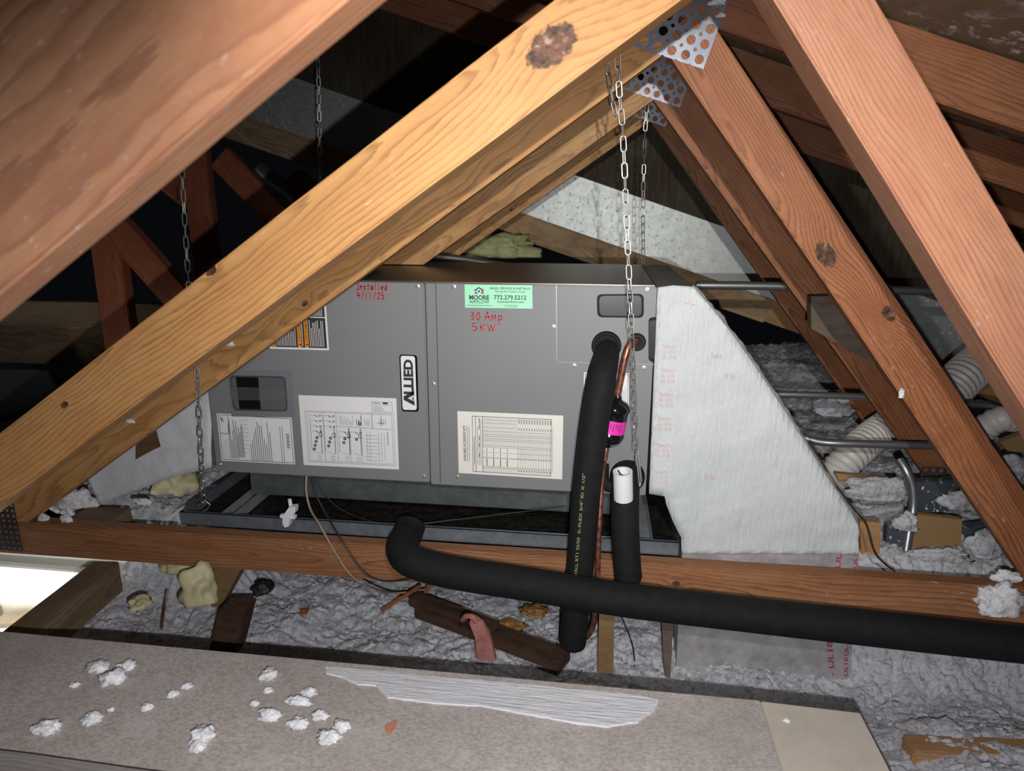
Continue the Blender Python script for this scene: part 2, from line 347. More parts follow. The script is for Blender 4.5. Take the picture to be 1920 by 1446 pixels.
# ------------------------------------------------------------------ lumber
def board(name, A, B, wd, th, mat, parent=None, Ydir=True, wear=.0025, clip=()):
    """timber whose local x runs along the grain; wd lies in the vertical plane of its run, th along depth"""
    A = Vector(A); B = Vector(B); d = (B-A); L = d.length; d.normalize()
    if Ydir: t = Vector((0, 1, 0)); t = (t-d*t.dot(d)).normalized(); wv = t.cross(d)*-1
    else: wv = Vector((0, 0, 1)); wv = (wv-d*wv.dot(d)).normalized(); t = wv.cross(d)
    if Ydir and wv.z < 0: wv = -wv
    t = wv.cross(d)
    bm = bmesh.new(); bmesh.ops.create_cube(bm, size=1)
    for v in bm.verts: v.co = Vector((v.co.x*L, v.co.y*th, v.co.z*wd))
    nseg = max(1, int(L/.16))
    bmesh.ops.bevel(bm, geom=bm.edges[:], offset=wear, segments=2, affect='EDGES')
    es = [e for e in bm.edges if abs(e.verts[0].co.x-e.verts[1].co.x) > L*.8]
    bmesh.ops.subdivide_edges(bm, edges=es, cuts=nseg, use_grid_fill=False)
    ph = random.random()*50
    for v in bm.verts:                      # sawn lumber is never dead straight
        v.co.z += .0016*noise.noise(Vector((v.co.x*6+ph, v.co.z*20, ph)))
        v.co.y += .0012*noise.noise(Vector((v.co.x*5, ph, v.co.y*30)))
    mw = Matrix((d, t, wv)).transposed().to_4x4(); mw.translation = (A+B)/2; mi = mw.inverted()
    for co, no in clip:                     # saw cuts given in the room's own axes; the side the normal points to is cut away
        r_ = bmesh.ops.bisect_plane(bm, geom=bm.verts[:]+bm.edges[:]+bm.faces[:], plane_co=mi @ Vector(co), plane_no=mi.to_3x3() @ Vector(no), clear_outer=True)
        bmesh.ops.holes_fill(bm, edges=[e for e in r_['geom_cut'] if isinstance(e, bmesh.types.BMEdge)], sides=0)
    me = bpy.data.meshes.new(name); bm.to_mesh(me); bm.free(); me.materials.append(mat)
    me.polygons.foreach_set('use_smooth', [True]*len(me.polygons))
    try: me.set_sharp_from_angle(angle=math.radians(50))
    except Exception: pass
    o = bpy.data.objects.new(name, me); COL.objects.link(o)
    mm = Matrix((d, t, wv)).transposed().to_4x4(); mm.translation = (A+B)/2
    o.matrix_world = mm; o.rotation_mode = 'XYZ'
    loc, rot, sc = mm.decompose(); o.location = loc; o.rotation_euler = rot.to_euler(); 
    parent_to(o, parent); return o
def zcut(z, up=-1): return ((0, 0, z+ZO), (0, 0, up))
def edge_board(name, P, Q, Y, wd, th, side, mat, parent=None, clip=()):
    """front-face edge given by two (x, z) points of plane Y; the timber lies on the given side (+1 above / -1 below)"""
    a = Vector((P[0], P[1])); b = Vector((Q[0], Q[1])); d = (b-a).normalized(); n = Vector((-d.y, d.x))
    if n.y < 0: n = -n
    a2 = a+n*side*wd/2; b2 = b+n*side*wd/2
    return board(name, V(a2.x, Y+th/2, a2.y), V(b2.x, Y+th/2, b2.y), wd, th, mat, parent, clip=clip)
def ext(P, Q, x):                          # point of line PQ at a given x
    return (x, P[1]+(Q[1]-P[1])*(x-P[0])/(Q[0]-P[0]))
def extz(P, Q, z): return (P[0]+(Q[0]-P[0])*(z-P[1])/(Q[1]-P[1]), z)
def plate(ref, Y, cols, rows, parent, grid=.0262, big=.0083, small=.0034, ang=-.31, th=.0012, label=None):
    """perforated connector plate with real holes; ref = centre of its lower right large hole"""
    c = bpy.data.curves.new('nail_plate', 'CURVE'); c.dimensions = '2D'; c.fill_mode = 'BOTH'; c.extrude = th/2
    def poly(pts):
        s = c.splines.new('POLY'); s.points.add(len(pts)-1); s.use_cyclic_u = True
        for p, (x, y) in zip(s.points, pts): p.co = (x, y, 0, 1)
    x0, x1, y0, y1 = -(cols-.5)*grid, .5*grid, -.5*grid, (rows-.5)*grid
    out = []
    n = cols*2                              # scalloped lower edge where the sheet was cut through small holes
    for i in range(cols+1):
        xx = x0+i*grid
        for k in (-1, 0, 1):
            if 0 < i < cols: out.append((xx+k*small*.9, y0+(small*.7 if k == 0 else 0)))
        if i in (0, cols): out.append((xx, y0))
    out += [(x1, y1), (x0, y1)]
    poly(out)
    def hole(x, y, r, k=14): poly([(x+r*math.cos(2*math.pi*i/k), y+r*math.sin(2*math.pi*i/k)) for i in range(k)])
    for i in range(cols):
        for j in range(rows):
            hole(-i*grid, j*grid, big)
            if i < cols-1 and j < rows-1: hole(-(i+.5)*grid, (j+.5)*grid, small, 8)
    o = bpy.data.objects.new('tmp', c); COL.objects.link(o)
    dg = bpy.context.evaluated_depsgraph_get(); me = bpy.data.meshes.new_from_object(o.evaluated_get(dg)); bpy.data.objects.remove(o)
    me.materials.clear(); me.materials.append(M['plate']); me.name = 'nail_plate'
    o = bpy.data.objects.new('nail_plate', me); COL.objects.link(o)
    ca, sa = math.cos(ang), math.sin(ang)
    mm = Matrix(((ca, -sa, 0), (0, 0, -1), (sa, ca, 0))).to_4x4()
    o.rotation_euler = mm.to_euler(); o.location = (ref[0], Y, ref[2]); parent_to(o, parent)
    if label: o['label'] = label
    return o

def knot(px, py, Y, P, Q, xa, xb, wd, side, r):
    a = Vector((xa[0], xa[1])); b = Vector((xb[0], xb[1])); d = (b-a).normalized(); n = Vector((-d.y, d.x))
    if n.y < 0: n = -n
    c = (a+b)/2+n*side*wd/2; p = U(px, py, Y); q = Vector((p.x, p.z-ZO))-c
    return (q.dot(d), q.dot(n), r)
Y0, Y1, Y2, Y3, Y4 = .92, 1.39, 1.878, 2.366, 2.854
T2 = .038
# --- nearest brace, out of focus in the upper left corner
a, b = U(0, 553, .5), U(652, 0, .5)
P, Q = (a.x, a.z-ZO), (b.x, b.z-ZO)
br = edge_board('timber_brace', ext(P, Q, -.72), ext(P, Q, .09), .5, .165, T2+.006, 1, M['brace'])
tag(br, 'broad orange timber crossing the upper left corner, closest to the camera and blurred', 'timber')
# --- truss in front
t0 = empty('roof_truss', V(.1, Y0+.02, -.8), 'nearest roof truss, golden left web with a resin knot, pinkish right web', 'truss')
D0P, D0Q = (-.747, -.327), (-.053, .148)
R0P, R0Q = (.406, -.056), (.545, -.245)
def mitre(P, Q):
    d = Vector((Q[0]-P[0], 0, Q[1]-P[1])).normalized(); n = Vector((-d.z, 0, d.x))
    if n.x < 0: n = -n
    return ((P[0], 0, P[1]+ZO), n)
xa, xb = ext(D0P, D0Q, -1.5), ext(D0P, D0Q, .25)
M['d0'] = wood('wood_golden', (.54, .3, .115), (.3, .13, .042), 2, freq=120, pith=(.035, -.045), tilt=(.03, .012), wear=.45, stain=.3,
    knots=[knot(1034, 86, Y0, D0P, D0Q, xa, xb, .089, 1, .027), knot(395, 508, Y0, D0P, D0Q, xa, xb, .089, 1, .008), knot(120, 760, Y0, D0P, D0Q, xa, xb, .089, 1, .006)])
o = edge_board('web', ext(D0P, D0Q, -1.5), ext(D0P, D0Q, .25), Y0, .089, T2+.022, 1, M['d0'], t0, clip=[mitre(R0P, R0Q)]); o['label'] = 'long golden web with a resin knot near its top'
d0obj = o
o = edge_board('web', extz(R0P, R0Q, .52), extz(R0P, R0Q, -.95), Y0, .089, T2+.03, 1, M['r0'], t0, clip=[((0, 0, .485+ZO), (.333, 0, 1))]); o['label'] = 'pinkish right web'
# --- truss carrying the drain pan
t1 = empty('roof_truss', V(-.2, Y1+.02, -.86), 'second roof truss from the front, its level bottom chord in front of the drain pan', 'truss')
D1P, D1Q = (-1.175, -.611), (-.137, .110)
def mitre(P, Q):
    d = Vector((Q[0]-P[0], 0, Q[1]-P[1])).normalized(); n = Vector((-d.z, 0, d.x))
    if n.x < 0: n = -n
    return ((P[0], 0, P[1]+ZO), n)
W1P, W1Q = (.39, -.087), (.783, -.596)
edge_board('web', extz(D1P, D1Q, -.85), ext(D1P, D1Q, .22), Y1, .089, T2, 1, M['d1'], t1, clip=[zcut(-.754), mitre(W1P, W1Q)])
W1P, W1Q = (.39, -.087), (.783, -.596)
xa, xb = extz(W1P, W1Q, .30), extz(W1P, W1Q, -.85)
M['w1'] = wood('wood_knotty', (.38, .155, .068), (.15, .05, .022), 5, freq=160, pith=(.04, .05), tilt=(.02, .03), wear=.4, stain=.4,
    knots=[knot(1549, 478, Y1, W1P, W1Q, xa, xb, .089, 1, .021), knot(1666, 588, Y1, W1P, W1Q, xa, xb, .089, 1, .014), knot(1395, 330, Y1, W1P, W1Q, xa, xb, .089, 1, .005)])
o = edge_board('web', extz(W1P, W1Q, .30), extz(W1P, W1Q, -.85), Y1, .089, T2, 1, M['w1'], t1, clip=[zcut(-.754)]); o['label'] = 'reddish right web with two dark knots'
board('bottom_chord', V(-2.2, Y1+T2/2, -.7995), V(1.9, Y1+T2/2, -.7995), .089, T2, M['c1'], t1)
RC = lambda x: .38-.333*x
def chord(Y, t, mat, x0=-2.3, x1=2.2, dz=0, wd=.1):
    return edge_board('top_chord', (x0, RC(x0)+dz), (x1, RC(x1)+dz), Y, wd, T2, 1, mat, t)
chord(Y1, t1, M['c0'])
plate(U(1311, 111.5, Y1-.002), Y1-.002, 9, 6, t1)
plate(U(37, 1029, Y1-.002), Y1-.002, 9, 9, t1, grid=.0146, big=.0045, small=.0016, ang=0)
t2 = empty('roof_truss', V(-.2, Y2+.02, -.86), 'third roof truss from the front, reaching over the middle of the grey cabinet', 'truss')
a, b = U(810, 485, Y2), U(1000, 349, Y2); P, Q = (a.x, a.z-ZO), (b.x, b.z-ZO)
a_, b_ = U(1363.7, 378, Y2), U(1740, 899, Y2)
edge_board('web', extz(P, Q, -.25), ext(P, Q, .25), Y2, .089, T2, 1, M['d2'], t2, clip=[zcut(-.151), mitre((a_.x, a_.z-ZO), (b_.x, b_.z-ZO))])
a, b = U(1363.7, 378, Y2), U(1740, 899, Y2); P, Q = (a.x, a.z-ZO), (b.x, b.z-ZO)
edge_board('web', extz(P, Q, .31), extz(P, Q, -.74), Y2, .089, T2, 1, M['w2'], t2)
chord(Y2, t2, M['c0'])
board('post', V(-1.444, Y2+T2/2, -.8), V(-1.444, Y2+T2/2, .82), .094, T2, M['post'], t2)
edge_board('web', (-1.38, -.02), (-.8, -.72), Y2, .089, T2, -1, M['post'], t2)
plate(U(1269, 189, Y2-.002), Y2-.002, 8, 6, t2)
plate(U(1790, 910, Y2-.002), Y2-.002, 5, 3, t2, grid=.02, big=.006, small=.002, ang=0)
t3 = empty('roof_truss', V(-.2, Y3+.02, -.86), 'fourth roof truss from the front, just beyond the grey cabinet', 'truss')
a, b = U(866, 475, Y3), U(1000, 381, Y3); P, Q = (a.x, a.z-ZO), (b.x, b.z-ZO)
a_, b_ = U(1260, 283, Y3), U(1413.5, 500, Y3)
edge_board('web', extz(P, Q, -.45), ext(P, Q, .25), Y3, .089, T2, 1, M['d1'], t3, clip=[mitre((a_.x, a_.z-ZO), (b_.x, b_.z-ZO))])
a, b = U(1260, 283, Y3), U(1413.5, 500, Y3); P, Q = (a.x, a.z-ZO), (b.x, b.z-ZO)
edge_board('web', extz(P, Q, .31), extz(P, Q, -.72), Y3, .089, T2, 1, M['w2'], t3)
chord(Y3, t3, M['c0'])
board('post', V(-1.43, Y3+T2/2, -.8), V(-1.43, Y3+T2/2, .82), .094, T2, M['post'], t3)
edge_board('web', (-1.37, .14), (-.62, -.62), Y3, .089, T2, 1, M['post'], t3)
edge_board('web', (-1.49, .0), (-2.3, .62), Y3, .089, T2, 1, M['post'], t3)
plate(U(1243, 227.5, Y3-.002), Y3-.002, 6, 5, t3)
t4 = empty('roof_rafter', V(0, Y4+.02, -.35), 'long tan rafter sloping down to the right below the galvanised flashing', 'rafter')
edge_board('timber', (-2.2, -.218+.726), (2.0, -.218-.66), Y4, .089, T2, 1, M['tan'], t4)
edge_board('support', (-1.33, .1), (-.55, -.75), Y4, .089, T2, 1, M['post'], t4)
def slope_block(name, x0, x1, ztop, Y, h, th, mat, label, cat):
    pts = [V(x0, Y, ztop(x0)), V(x1, Y, ztop(x1)), V(x1-.02, Y, ztop(x1)-h), V(x0-.01, Y, ztop(x0)-h)]
    o = board(name, (pts[0]+pts[3])/2+Vector((0, th/2, 0)), (pts[1]+pts[2])/2+Vector((0, th/2, 0)), h*.95, th, mat); return tag(o, label, cat)
a = U(995.6, 407, 2.815); b = U(1447.6, 561, 2.815)
zt = lambda x: (a.z-ZO)+(b.z-a.z)*(x-a.x)/(b.x-a.x)
slope_block('splice_board', a.x, b.x, zt, 2.815, .1, .036, M['aged'], 'weathered blotchy splice board on the tan rafter above the grey cabinet', 'board')
a2 = U(425, 211, 2.815); b2 = U(700, 305, 2.815)
zt2 = lambda x: (a2.z-ZO)+(b2.z-a2.z)*(x-a2.x)/(b2.x-a2.x)
slope_block('splice_board', a2.x, b2.x, zt2, 2.815, .1, .036, M['aged'], 'weathered splice board in shade on the rafter, upper left beside the thin chain', 'board')
# grey scab between the right webs
pp = [U(1521, 556, 1.80), U(1560, 555, 1.80), U(1700, 760, 1.80), U(1650, 690, 1.80), U(1545, 630, 1.80), U(1521, 616, 1.80)]
o = MB().prism(pp, (0, .036, 0)).build('scab_block', M['grey'], bevel=.002); tag(o, 'short grey weathered wood block nailed behind the knotty right web', 'block')

# ------------------------------------------------------------------ shell
f = MB(); f.box((-3.2, .2, -.09), (-1.75, 5.2, -.06)); f.box((-1.75, .2, -.09), (-1.31, 1.02, -.06)); f.box((-1.75, 1.66, -.09), (-1.31, 5.2, -.06)); f.box((-1.31, .2, -.09), (3.2, 5.2, -.06))
o = f.build('floor', M['drywall'], origin=Vector((0, 0, 0))); o['kind'] = 'structure'
ct = .105
f = MB(); x0, x1 = -2.4, 2.4
z0, z1 = RC(x0)+ct+.004, RC(x1)+ct+.004
f.prism([V(x0, .3, z0), V(x1, .3, z1), V(x1, .3, z1+.02), V(x0, .3, z0+.02)], (0, 2.7, 0))
o = f.build('ceiling', M['deck'], origin=Vector((0, 0, ZO))); o['kind'] = 'structure'
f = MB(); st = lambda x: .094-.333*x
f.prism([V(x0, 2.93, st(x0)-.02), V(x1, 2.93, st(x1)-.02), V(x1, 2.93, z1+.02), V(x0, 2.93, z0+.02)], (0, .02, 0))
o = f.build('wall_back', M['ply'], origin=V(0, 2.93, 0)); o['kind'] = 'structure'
f = MB(); sb = lambda x: -.14-.333*x
f.prism([V(-2.2, 2.9, sb(-2.2)), V(2.2, 2.9, sb(2.2)), V(2.2, 2.9, st(2.2)), V(-2.2, 2.9, st(-2.2))], (0, .004, 0))
o = f.build('metal_flashing', M['flash'], origin=V(0, 2.9, 0)); tag(o, 'wide galvanised flashing strip sloping down to the right, speckled with white', 'flashing')

# ------------------------------------------------------------------ air handler
AY = 1.46
def A(x, y, dy=0): return U(x, y, AY+dy)
AX0, AX1 = -.905, .118; AZ0, AZ1 = -.618, -.154
ah = empty('air_handler', V(-.4, 1.75, -.72), 'grey horizontal air handler cabinet with stickers and red handwriting on its front panels', 'air handler')
c = MB(); c.box((AX0, AY+.004, AZ0+ZO), (AX1, 2.03, AZ1+ZO)); o = c.build('cabinet', plain('cabinet_top_metal', (.19, .165, .14), .33, .75), ah, bevel=.004)
xs = A(803, 710).x
c = MB(); c.box((AX0, AY-.008, AZ0+ZO), (xs-.0012, AY+.004, AZ1+ZO-.002)); pl = c.build('access_panel', M['gray'], ah, bevel=.0025); pl['label'] = 'left access panel'
c = MB(); c.box((xs+.0012, AY-.008, AZ0+ZO-.004), (AX1, AY+.004, AZ1+ZO-.002)); pr = c.build('access_panel', M['gray'], ah, bevel=.0025); pr['label'] = 'right access panel'
PY = AY-.008                                # front face of the panels
def F(x, y, d=.0): return U(x, y, PY-d)
def ribbon(mb, pts, wpx, d=.0012, mi=0):
    for (xa, ya), (xb, yb) in zip(pts, pts[1:]):
        L = math.hypot(xb-xa, yb-ya) or 1; nx, ny = -(yb-ya)/L*wpx/2, (xb-xa)/L*wpx/2; ex, ey = (xb-xa)/L*wpx*.3, (yb-ya)/L*wpx*.3
        mb.quad(F(xa+nx-ex, ya+ny-ey, d), F(xb+nx+ex, yb+ny+ey, d), F(xb-nx+ex, yb-ny+ey, d), F(xa-nx-ex, ya-ny-ey, d), mi)
# seams and coil access door
s = MB(); ribbon(s, [(817, 531), (826, 905)], 1.6, .0006); s.build('panel_crease', M['graydark'], pr)
s = MB()
for l in ([(1043, 535), (1044, 679), (1232, 684)],): ribbon(s, l, 1.4, .0006)
s.build('coil_door_seam', plain('seam_light', (.3, .3, .31), .4, .5), pr)
def screw(x, y, par):
    p = F(x, y); m = Matrix.Translation(p) @ Matrix.Rotation(math.pi/2, 4, 'X')
    s = MB(); s.lathe([(.0048, 0), (.0048, .0008), (.003, .0012)], 14, m); s.lathe([(.0027, .001), (.0027, .0035), (.0015, .0042)], 6, m)
    s.build('screw', M['chain'], par)
for x, y in [(783, 537), (795, 893), (414, 870)]: screw(x, y, pl)
for x, y in [(851, 538), (813, 720), (858, 894), (1214, 543), (1038, 613), (1077, 686), (1208, 690)]: screw(x, y, pr)
def rrect(px, r, k=5):                       # rounded quad in survey pixels: TL TR BR BL
    n = len(px); out = []
    for i in range(n):
        p = Vector(px[i]); a = (Vector(px[i-1])-p).normalized(); b = (Vector(px[(i+1) % n])-p).normalized()
        for j in range(k+1):
            t = j/k; q0 = p+a*r; q1 = p+b*r; out.append(tuple((1-t)**2*q0+2*t*(1-t)*p+t*t*q1))
    return out
def slab(px, d0, d1, name, mat, par, bevel=0):
    return MB().prism([F(x, y, d0) for x, y in px], F(*px[0], d1)-F(*px[0], d0)).build(name, mat, par, bevel=bevel)
# handwriting, a small single-stroke alphabet
G = {'I': [[(.1, 1), (.6, 1)], [(.35, 1), (.35, 0)], [(.05, 0), (.65, 0)]], 'n': [[(.1, .6), (.12, 0)], [(.1, .4), (.3, .58), (.45, .5), (.48, 0)]], 's': [[(.48, .55), (.2, .6), (.12, .42), (.4, .28), (.42, .08), (.1, 0)]],
     't': [[(.28, .95), (.26, .1), (.42, 0)], [(.08, .62), (.48, .62)]], 'a': [[(.45, .5), (.25, .6), (.1, .3), (.2, .02), (.4, .15), (.46, .55), (.48, 0)]], 'l': [[(.25, 1), (.25, 0)]], 'e': [[(.1, .3), (.45, .33), (.38, .58), (.15, .5), (.1, .2), (.25, 0), (.48, .08)]],
     'd': [[(.42, .5), (.2, .55), (.08, .25), (.2, 0), (.42, .15)], [(.45, 1), (.45, 0)]], '4': [[(.1, 1), (.12, .5), (.5, .5)], [(.45, .95), (.4, 0)]], '/': [[(.5, 1.1), (.1, -.1)]], '1': [[(.25, 1), (.25, 0)]], '2': [[(.08, .8), (.3, 1), (.48, .75), (.1, .05), (.55, .03)]],
     '5': [[(.5, 1), (.15, .97), (.12, .55), (.42, .52), (.5, .25), (.35, 0), (.05, .05)]], '3': [[(.1, .95), (.4, 1), (.45, .75), (.2, .52), (.5, .4), (.45, .08), (.05, 0)]], '0': [[(.3, 1), (.08, .6), (.12, .1), (.35, 0), (.52, .4), (.45, .9), (.25, 1)]],
     'A': [[(.05, 0), (.35, 1), (.55, 0)], [(.12, .4), (.6, .42)]], 'm': [[(.05, 0), (.12, .62), (.3, .25), (.48, .62), (.55, 0)]], 'p': [[(.12, .6), (.12, -.5)], [(.12, .5), (.4, .6), (.5, .35), (.35, .1), (.12, .12)]],
     'K': [[(.1, 1), (.1, 0)], [(.5, .85), (.12, .45), (.55, .05)]], 'W': [[(.0, .9), (.18, .05), (.35, .7), (.5, .05), (.75, .95)]], ' ': []}
def handwrite(txt, x, y, h, adv, par, slope=.02):
    s = MB()
    for i, ch in enumerate(txt):
        for st_ in G.get(ch, []):
            ribbon(s, [(x+i*adv+q[0]*adv*1.35, y+slope*i*adv-q[1]*h) for q in st_], 2.0, .0008)
    s.build('red_handwriting', M['red'], par)
handwrite('Installed', 668, 543, 12, 6.6, pl); handwrite('4/11/25', 669, 560, 12, 7.6, pl)
handwrite('30', 881, 600, 14, 11, pr); handwrite('Amp', 908, 601, 16, 12.5, pr); handwrite('5KW', 884, 620, 14, 15, pr)
# type and printed matter
def text_geo(txt, bold=0.0):
    c = bpy.data.curves.new('t', 'FONT'); c.body = txt; c.offset = bold; c.resolution_u = 3
    o = bpy.data.objects.new('t', c); COL.objects.link(o); dg = bpy.context.evaluated_depsgraph_get()
    me = bpy.data.meshes.new_from_object(o.evaluated_get(dg)); bpy.data.objects.remove(o)
    vs = [v.co.copy() for v in me.vertices]; fs = [list(p.vertices) for p in me.polygons]; bpy.data.meshes.remove(me)
    x0 = min(v.x for v in vs); x1 = max(v.x for v in vs); y0 = min(v.y for v in vs); y1 = max(v.y for v in vs)
    return [((v.x-x0)/(x1-x0), (v.y-y0)/(y1-y0)) for v in vs], fs
def bil(q, a, b):                            # q: TL TR BR BL, a to the right, b upwards
    (x0, y0), (x1, y1), (x2, y2), (x3, y3) = q
    xt, yt = x0+(x1-x0)*a, y0+(y1-y0)*a; xb, yb = x3+(x2-x3)*a, y3+(y2-y3)*a
    return xb+(xt-xb)*b, yb+(yt-yb)*b
def text(mb, txt, q, bold=0.0, d=.0014, mi=0, fn=None):
    vs, fs = text_geo(txt, bold)
    mb.add([(fn or (lambda x, y: F(x, y, d)))(*bil(q, a, b)) for a, b in vs], fs, mi)
def sub(q, a0, b0, a1, b1): return [bil(q, a0, b1), bil(q, a1, b1), bil(q, a1, b0), bil(q, a0, b0)]
def pq(mb, q, a0, b0, a1, b1, mi=0, d=.0014): mb.quad(*[F(x, y, d) for x, y in sub(q, a0, b0, a1, b1)], mi)
def pline(mb, q, a0, b0, a1, b1, w=.9, mi=0): ribbon(mb, [bil(q, a0, b0), bil(q, a1, b1)], w, .0014, mi)
def up(x0, y0, x1, y1): return [(x0, y1), (x0, y0), (x1, y0), (x1, y1)]   # frame for lettering that reads upwards
# mint business sticker
Q = [(871, 533.5), (998, 535), (998.5, 579), (872, 577)]
g = slab(Q, 0, .0006, 'business_sticker', M['green'], pr); g['label'] = 'mint green installer sticker'
s = MB()
text(s, 'MOORE', sub(Q, .065, .35, .36, .55), .035); text(s, 'AIRFLOW', sub(Q, .065, .19, .36, .335), .008)
text(s, 'AIR CONDITIONING AND HEATING LLC', sub(Q, .03, .08, .4, .13), .01)
text(s, 'SALES, SERVICE & INSTALLS', sub(Q, .37, .79, .97, .9), .015); text(s, 'Serving the Treasure Coast', sub(Q, .45, .66, .89, .76), .008)
text(s, '772.279.5212', sub(Q, .43, .37, .91, .56), .02); text(s, 'mooreairflow.com', sub(Q, .48, .23, .87, .34), .01)
text(s, 'Licensed & Insured', sub(Q, .57, .11, .78, .16), .005); text(s, 'Lic. #CAC1818', sub(Q, .59, .04, .77, .09), .005)
s.build('sticker_lettering', plain('green_black_ink', (.01, .05, .03), .6), g)
s = MB(); h = lambda *p: [F(*bil(Q, a, b), .0014) for a, b in p]
s.add(h((.135, .76), (.21, .9), (.285, .78), (.26, .74), (.21, .84), (.16, .72)), [[0, 1, 4, 5], [1, 2, 3, 4]], 0)
s.add(h((.14, .6), (.165, .74), (.19, .64), (.19, .6)), [[0, 1, 2, 3]], 1); s.add(h((.24, .6), (.245, .68), (.25, .79), (.28, .76), (.28, .6)), [[0, 1, 2, 3, 4]], 1)
s.add([F(*bil(Q, .212+.017*math.cos(i*.6283), .715+.05*math.sin(i*.6283)), .0015) for i in range(10)], [list(range(10))], 2)
s.build('house_logo', [M['blue'], M['redink'], M['blue']], g)
# brand badge
B = [(749, 666), (780.5, 667), (784, 771), (754, 770)]
g = slab(rrect([(748.5, 664.5), (782, 666), (785.5, 772.5), (753, 771.5)], 6), 0, .0012, 'brand_badge', M['blackgloss'], pl); g['label'] = 'white badge reading ALLIED upwards'
slab(rrect([(751, 667), (778, 668), (781.5, 769), (755, 768.5)], 5), .001, .0018, 'badge_face', plain('badge_white', (.7, .71, .73), .4), g)
s = MB(); T = [(756.5, 760), (756, 673), (774, 673.5), (777.5, 761)]    # reads upwards: text-TL is lower left
def up2(a, b): return F(*bil(T, a, b), .0026)
text(s, 'LLIED', sub(T, .24, .02, .99, .98), .045, fn=lambda x, y: F(x, y, .0026))
for poly in ([(0, 0), (.09, 0), (.155, .6), (.155, .98), (.115, .98)], [(.155, .98), (.155, .6), (.17, .5), (.225, 0), (.31, 0), (.195, .98)]):
    s.add([up2(a, b) for a, b in poly], [list(range(len(poly)))])
s.add([up2(.09, .0), up2(.155, .25), up2(.2, .0), up2(.16, .08)], [[0, 1, 2, 3]])
s.build('badge_lettering', M['ink'], g)
rnd = random.Random(5)
def scribble(mb, q, a0, b0, a1, b1, n, w=.8, vert=True, mi=0, ragged=True):
    """n lines of fine print"""
    for i in range(n):
        t = (i+.5)/n; e = rnd.uniform(.45, 1) if ragged else 1
        if vert: pline(mb, q, a0+(a1-a0)*t, b0, a0+(a1-a0)*t, b0+(b1-b0)*e, w, mi)
        else: pline(mb, q, a0, b1-(b1-b0)*t, a0+(a1-a0)*e, b1-(b1-b0)*t, w, mi)
def frame(mb, q, a0, b0, a1, b1, w=.8, mi=0):
    for l in ((a0, b0, a1, b0), (a1, b0, a1, b1), (a1, b1, a0, b1), (a0, b1, a0, b0)): pline(mb, q, *l, w, mi)
# rating label, lower left
Q = [(406, 775), (546.5, 783), (553.5, 871), (415.5, 864)]
g = slab(rrect(Q, 1.5, 2), 0, .0006, 'rating_label', M['paper'], pl); g['label'] = 'white rating label with a barcode'
s = MB(); frame(s, Q, .02, .03, .98, .97, .9); pline(s, Q, .02, .58, .145, .58); pline(s, Q, .145, .58, .145, .96)
for i in range(3): pq(s, Q, .045+.012*i, .84-.01*i, .052+.012*i, .93-.012*i)
scribble(s, Q, .03, .05, .13, .5, 4, .6, mi=1); scribble(s, Q, .13, .06, .25, .9, 7, .9); scribble(s, Q, .245, .1, .33, .98, 5, 1.6, mi=1)
for i in range(9): pline(s, Q, .3, .2+i*.085, .4, .2+i*.085, .6, 1)
for i, e in enumerate((.38, .47, .62, .73, .86, .8, .78, .5, .4, .86, .66)): pline(s, Q, .42+i*.027, .03, .42+i*.027, e, 1.0)
for x, e in ((.83, .8), (.86, .78)): pline(s, Q, x, .03, x, e, .8)
for i in range(16): pq(s, Q, .905, .33+i*.02, .95, .33+i*.02+(.006, .012, .004, .014)[i % 4])
s.build('label_print', [M['ink'], M['inkgrey']], g)
# wiring diagram
Q = [(559.5, 741), (743, 747), (748, 880.5), (569.5, 872)]
g = slab(Q, 0, .0006, 'wiring_diagram', M['paper'], pl); g['label'] = 'white wiring diagram sheet'
s = MB()
for e in (0, .018): frame(s, Q, .055+e, .05+e, .965-e, .78-e, .7, 1)
for x in (.235, .37, .5, .625): pline(s, Q, x, .07, x, .76 if x < .4 else .56, .8, 1)
pline(s, Q, .37, .575, .94, .555, .8, 1); pline(s, Q, .745, .56, .745, .76, .8, 1); pline(s, Q, .735, .56, .735, .76, .6, 1)
frame(s, Q, .745, .8, .955, .94, .8, 1); pline(s, Q, .745, .895, .955, .895, .6, 1); pq(s, Q, .86, .91, .91, .935, 0); text(s, 'WIRING', sub(Q, .76, .91, .83, .93), .01)
scribble(s, Q, .76, .81, .94, .88, 3, .6, False, 0)
for bx in (.1, .24, .39, .51):
    nsw = {.1: 4, .24: 3, .39: 2, .51: 1}[bx]
    for i in range(nsw):
        yb = .72-.075*i-(0 if bx < .3 else .22); x2 = bx+.055
        pline(s, Q, bx, yb, x2, yb, .7, 1); pline(s, Q, x2, yb, x2+.02, yb-.02, 1.3); pline(s, Q, x2+.035, yb, x2+.06, yb, 1.0); pline(s, Q, x2+.035, yb-.02, x2+.06, yb-.005, .8)
        pline(s, Q, bx, yb, bx, .2, .6, 1)
    for i in range(nsw):
        cxx, cyy = bx+.06-.012*i, .4-.055*i
        pts = [bil(Q, cxx+.011*math.cos(k*.7854), cyy+.015*math.sin(k*.7854)) for k in range(9)]; ribbon(s, pts, 1.7, .0014, 0)
    pline(s, Q, bx+.105, .55, bx+.105, .18, 1.1, 0); pline(s, Q, bx+.03, .2, bx+.1, .17, .7, 1); frame(s, Q, bx+.06, .09, bx+.09, .14, .8, 1)
    frame(s, Q, bx+.085, .42, bx+.115, .47, 1.0, 0)
scribble(s, Q, .4, .6, .55, .74, 9, .8, mi=1); scribble(s, Q, .57, .6, .64, .74, 3, 1.2); scribble(s, Q, .66, .6, .72, .7, 4, .8, mi=1)
frame(s, Q, .6, .6, .62, .64, 1.4, 0)
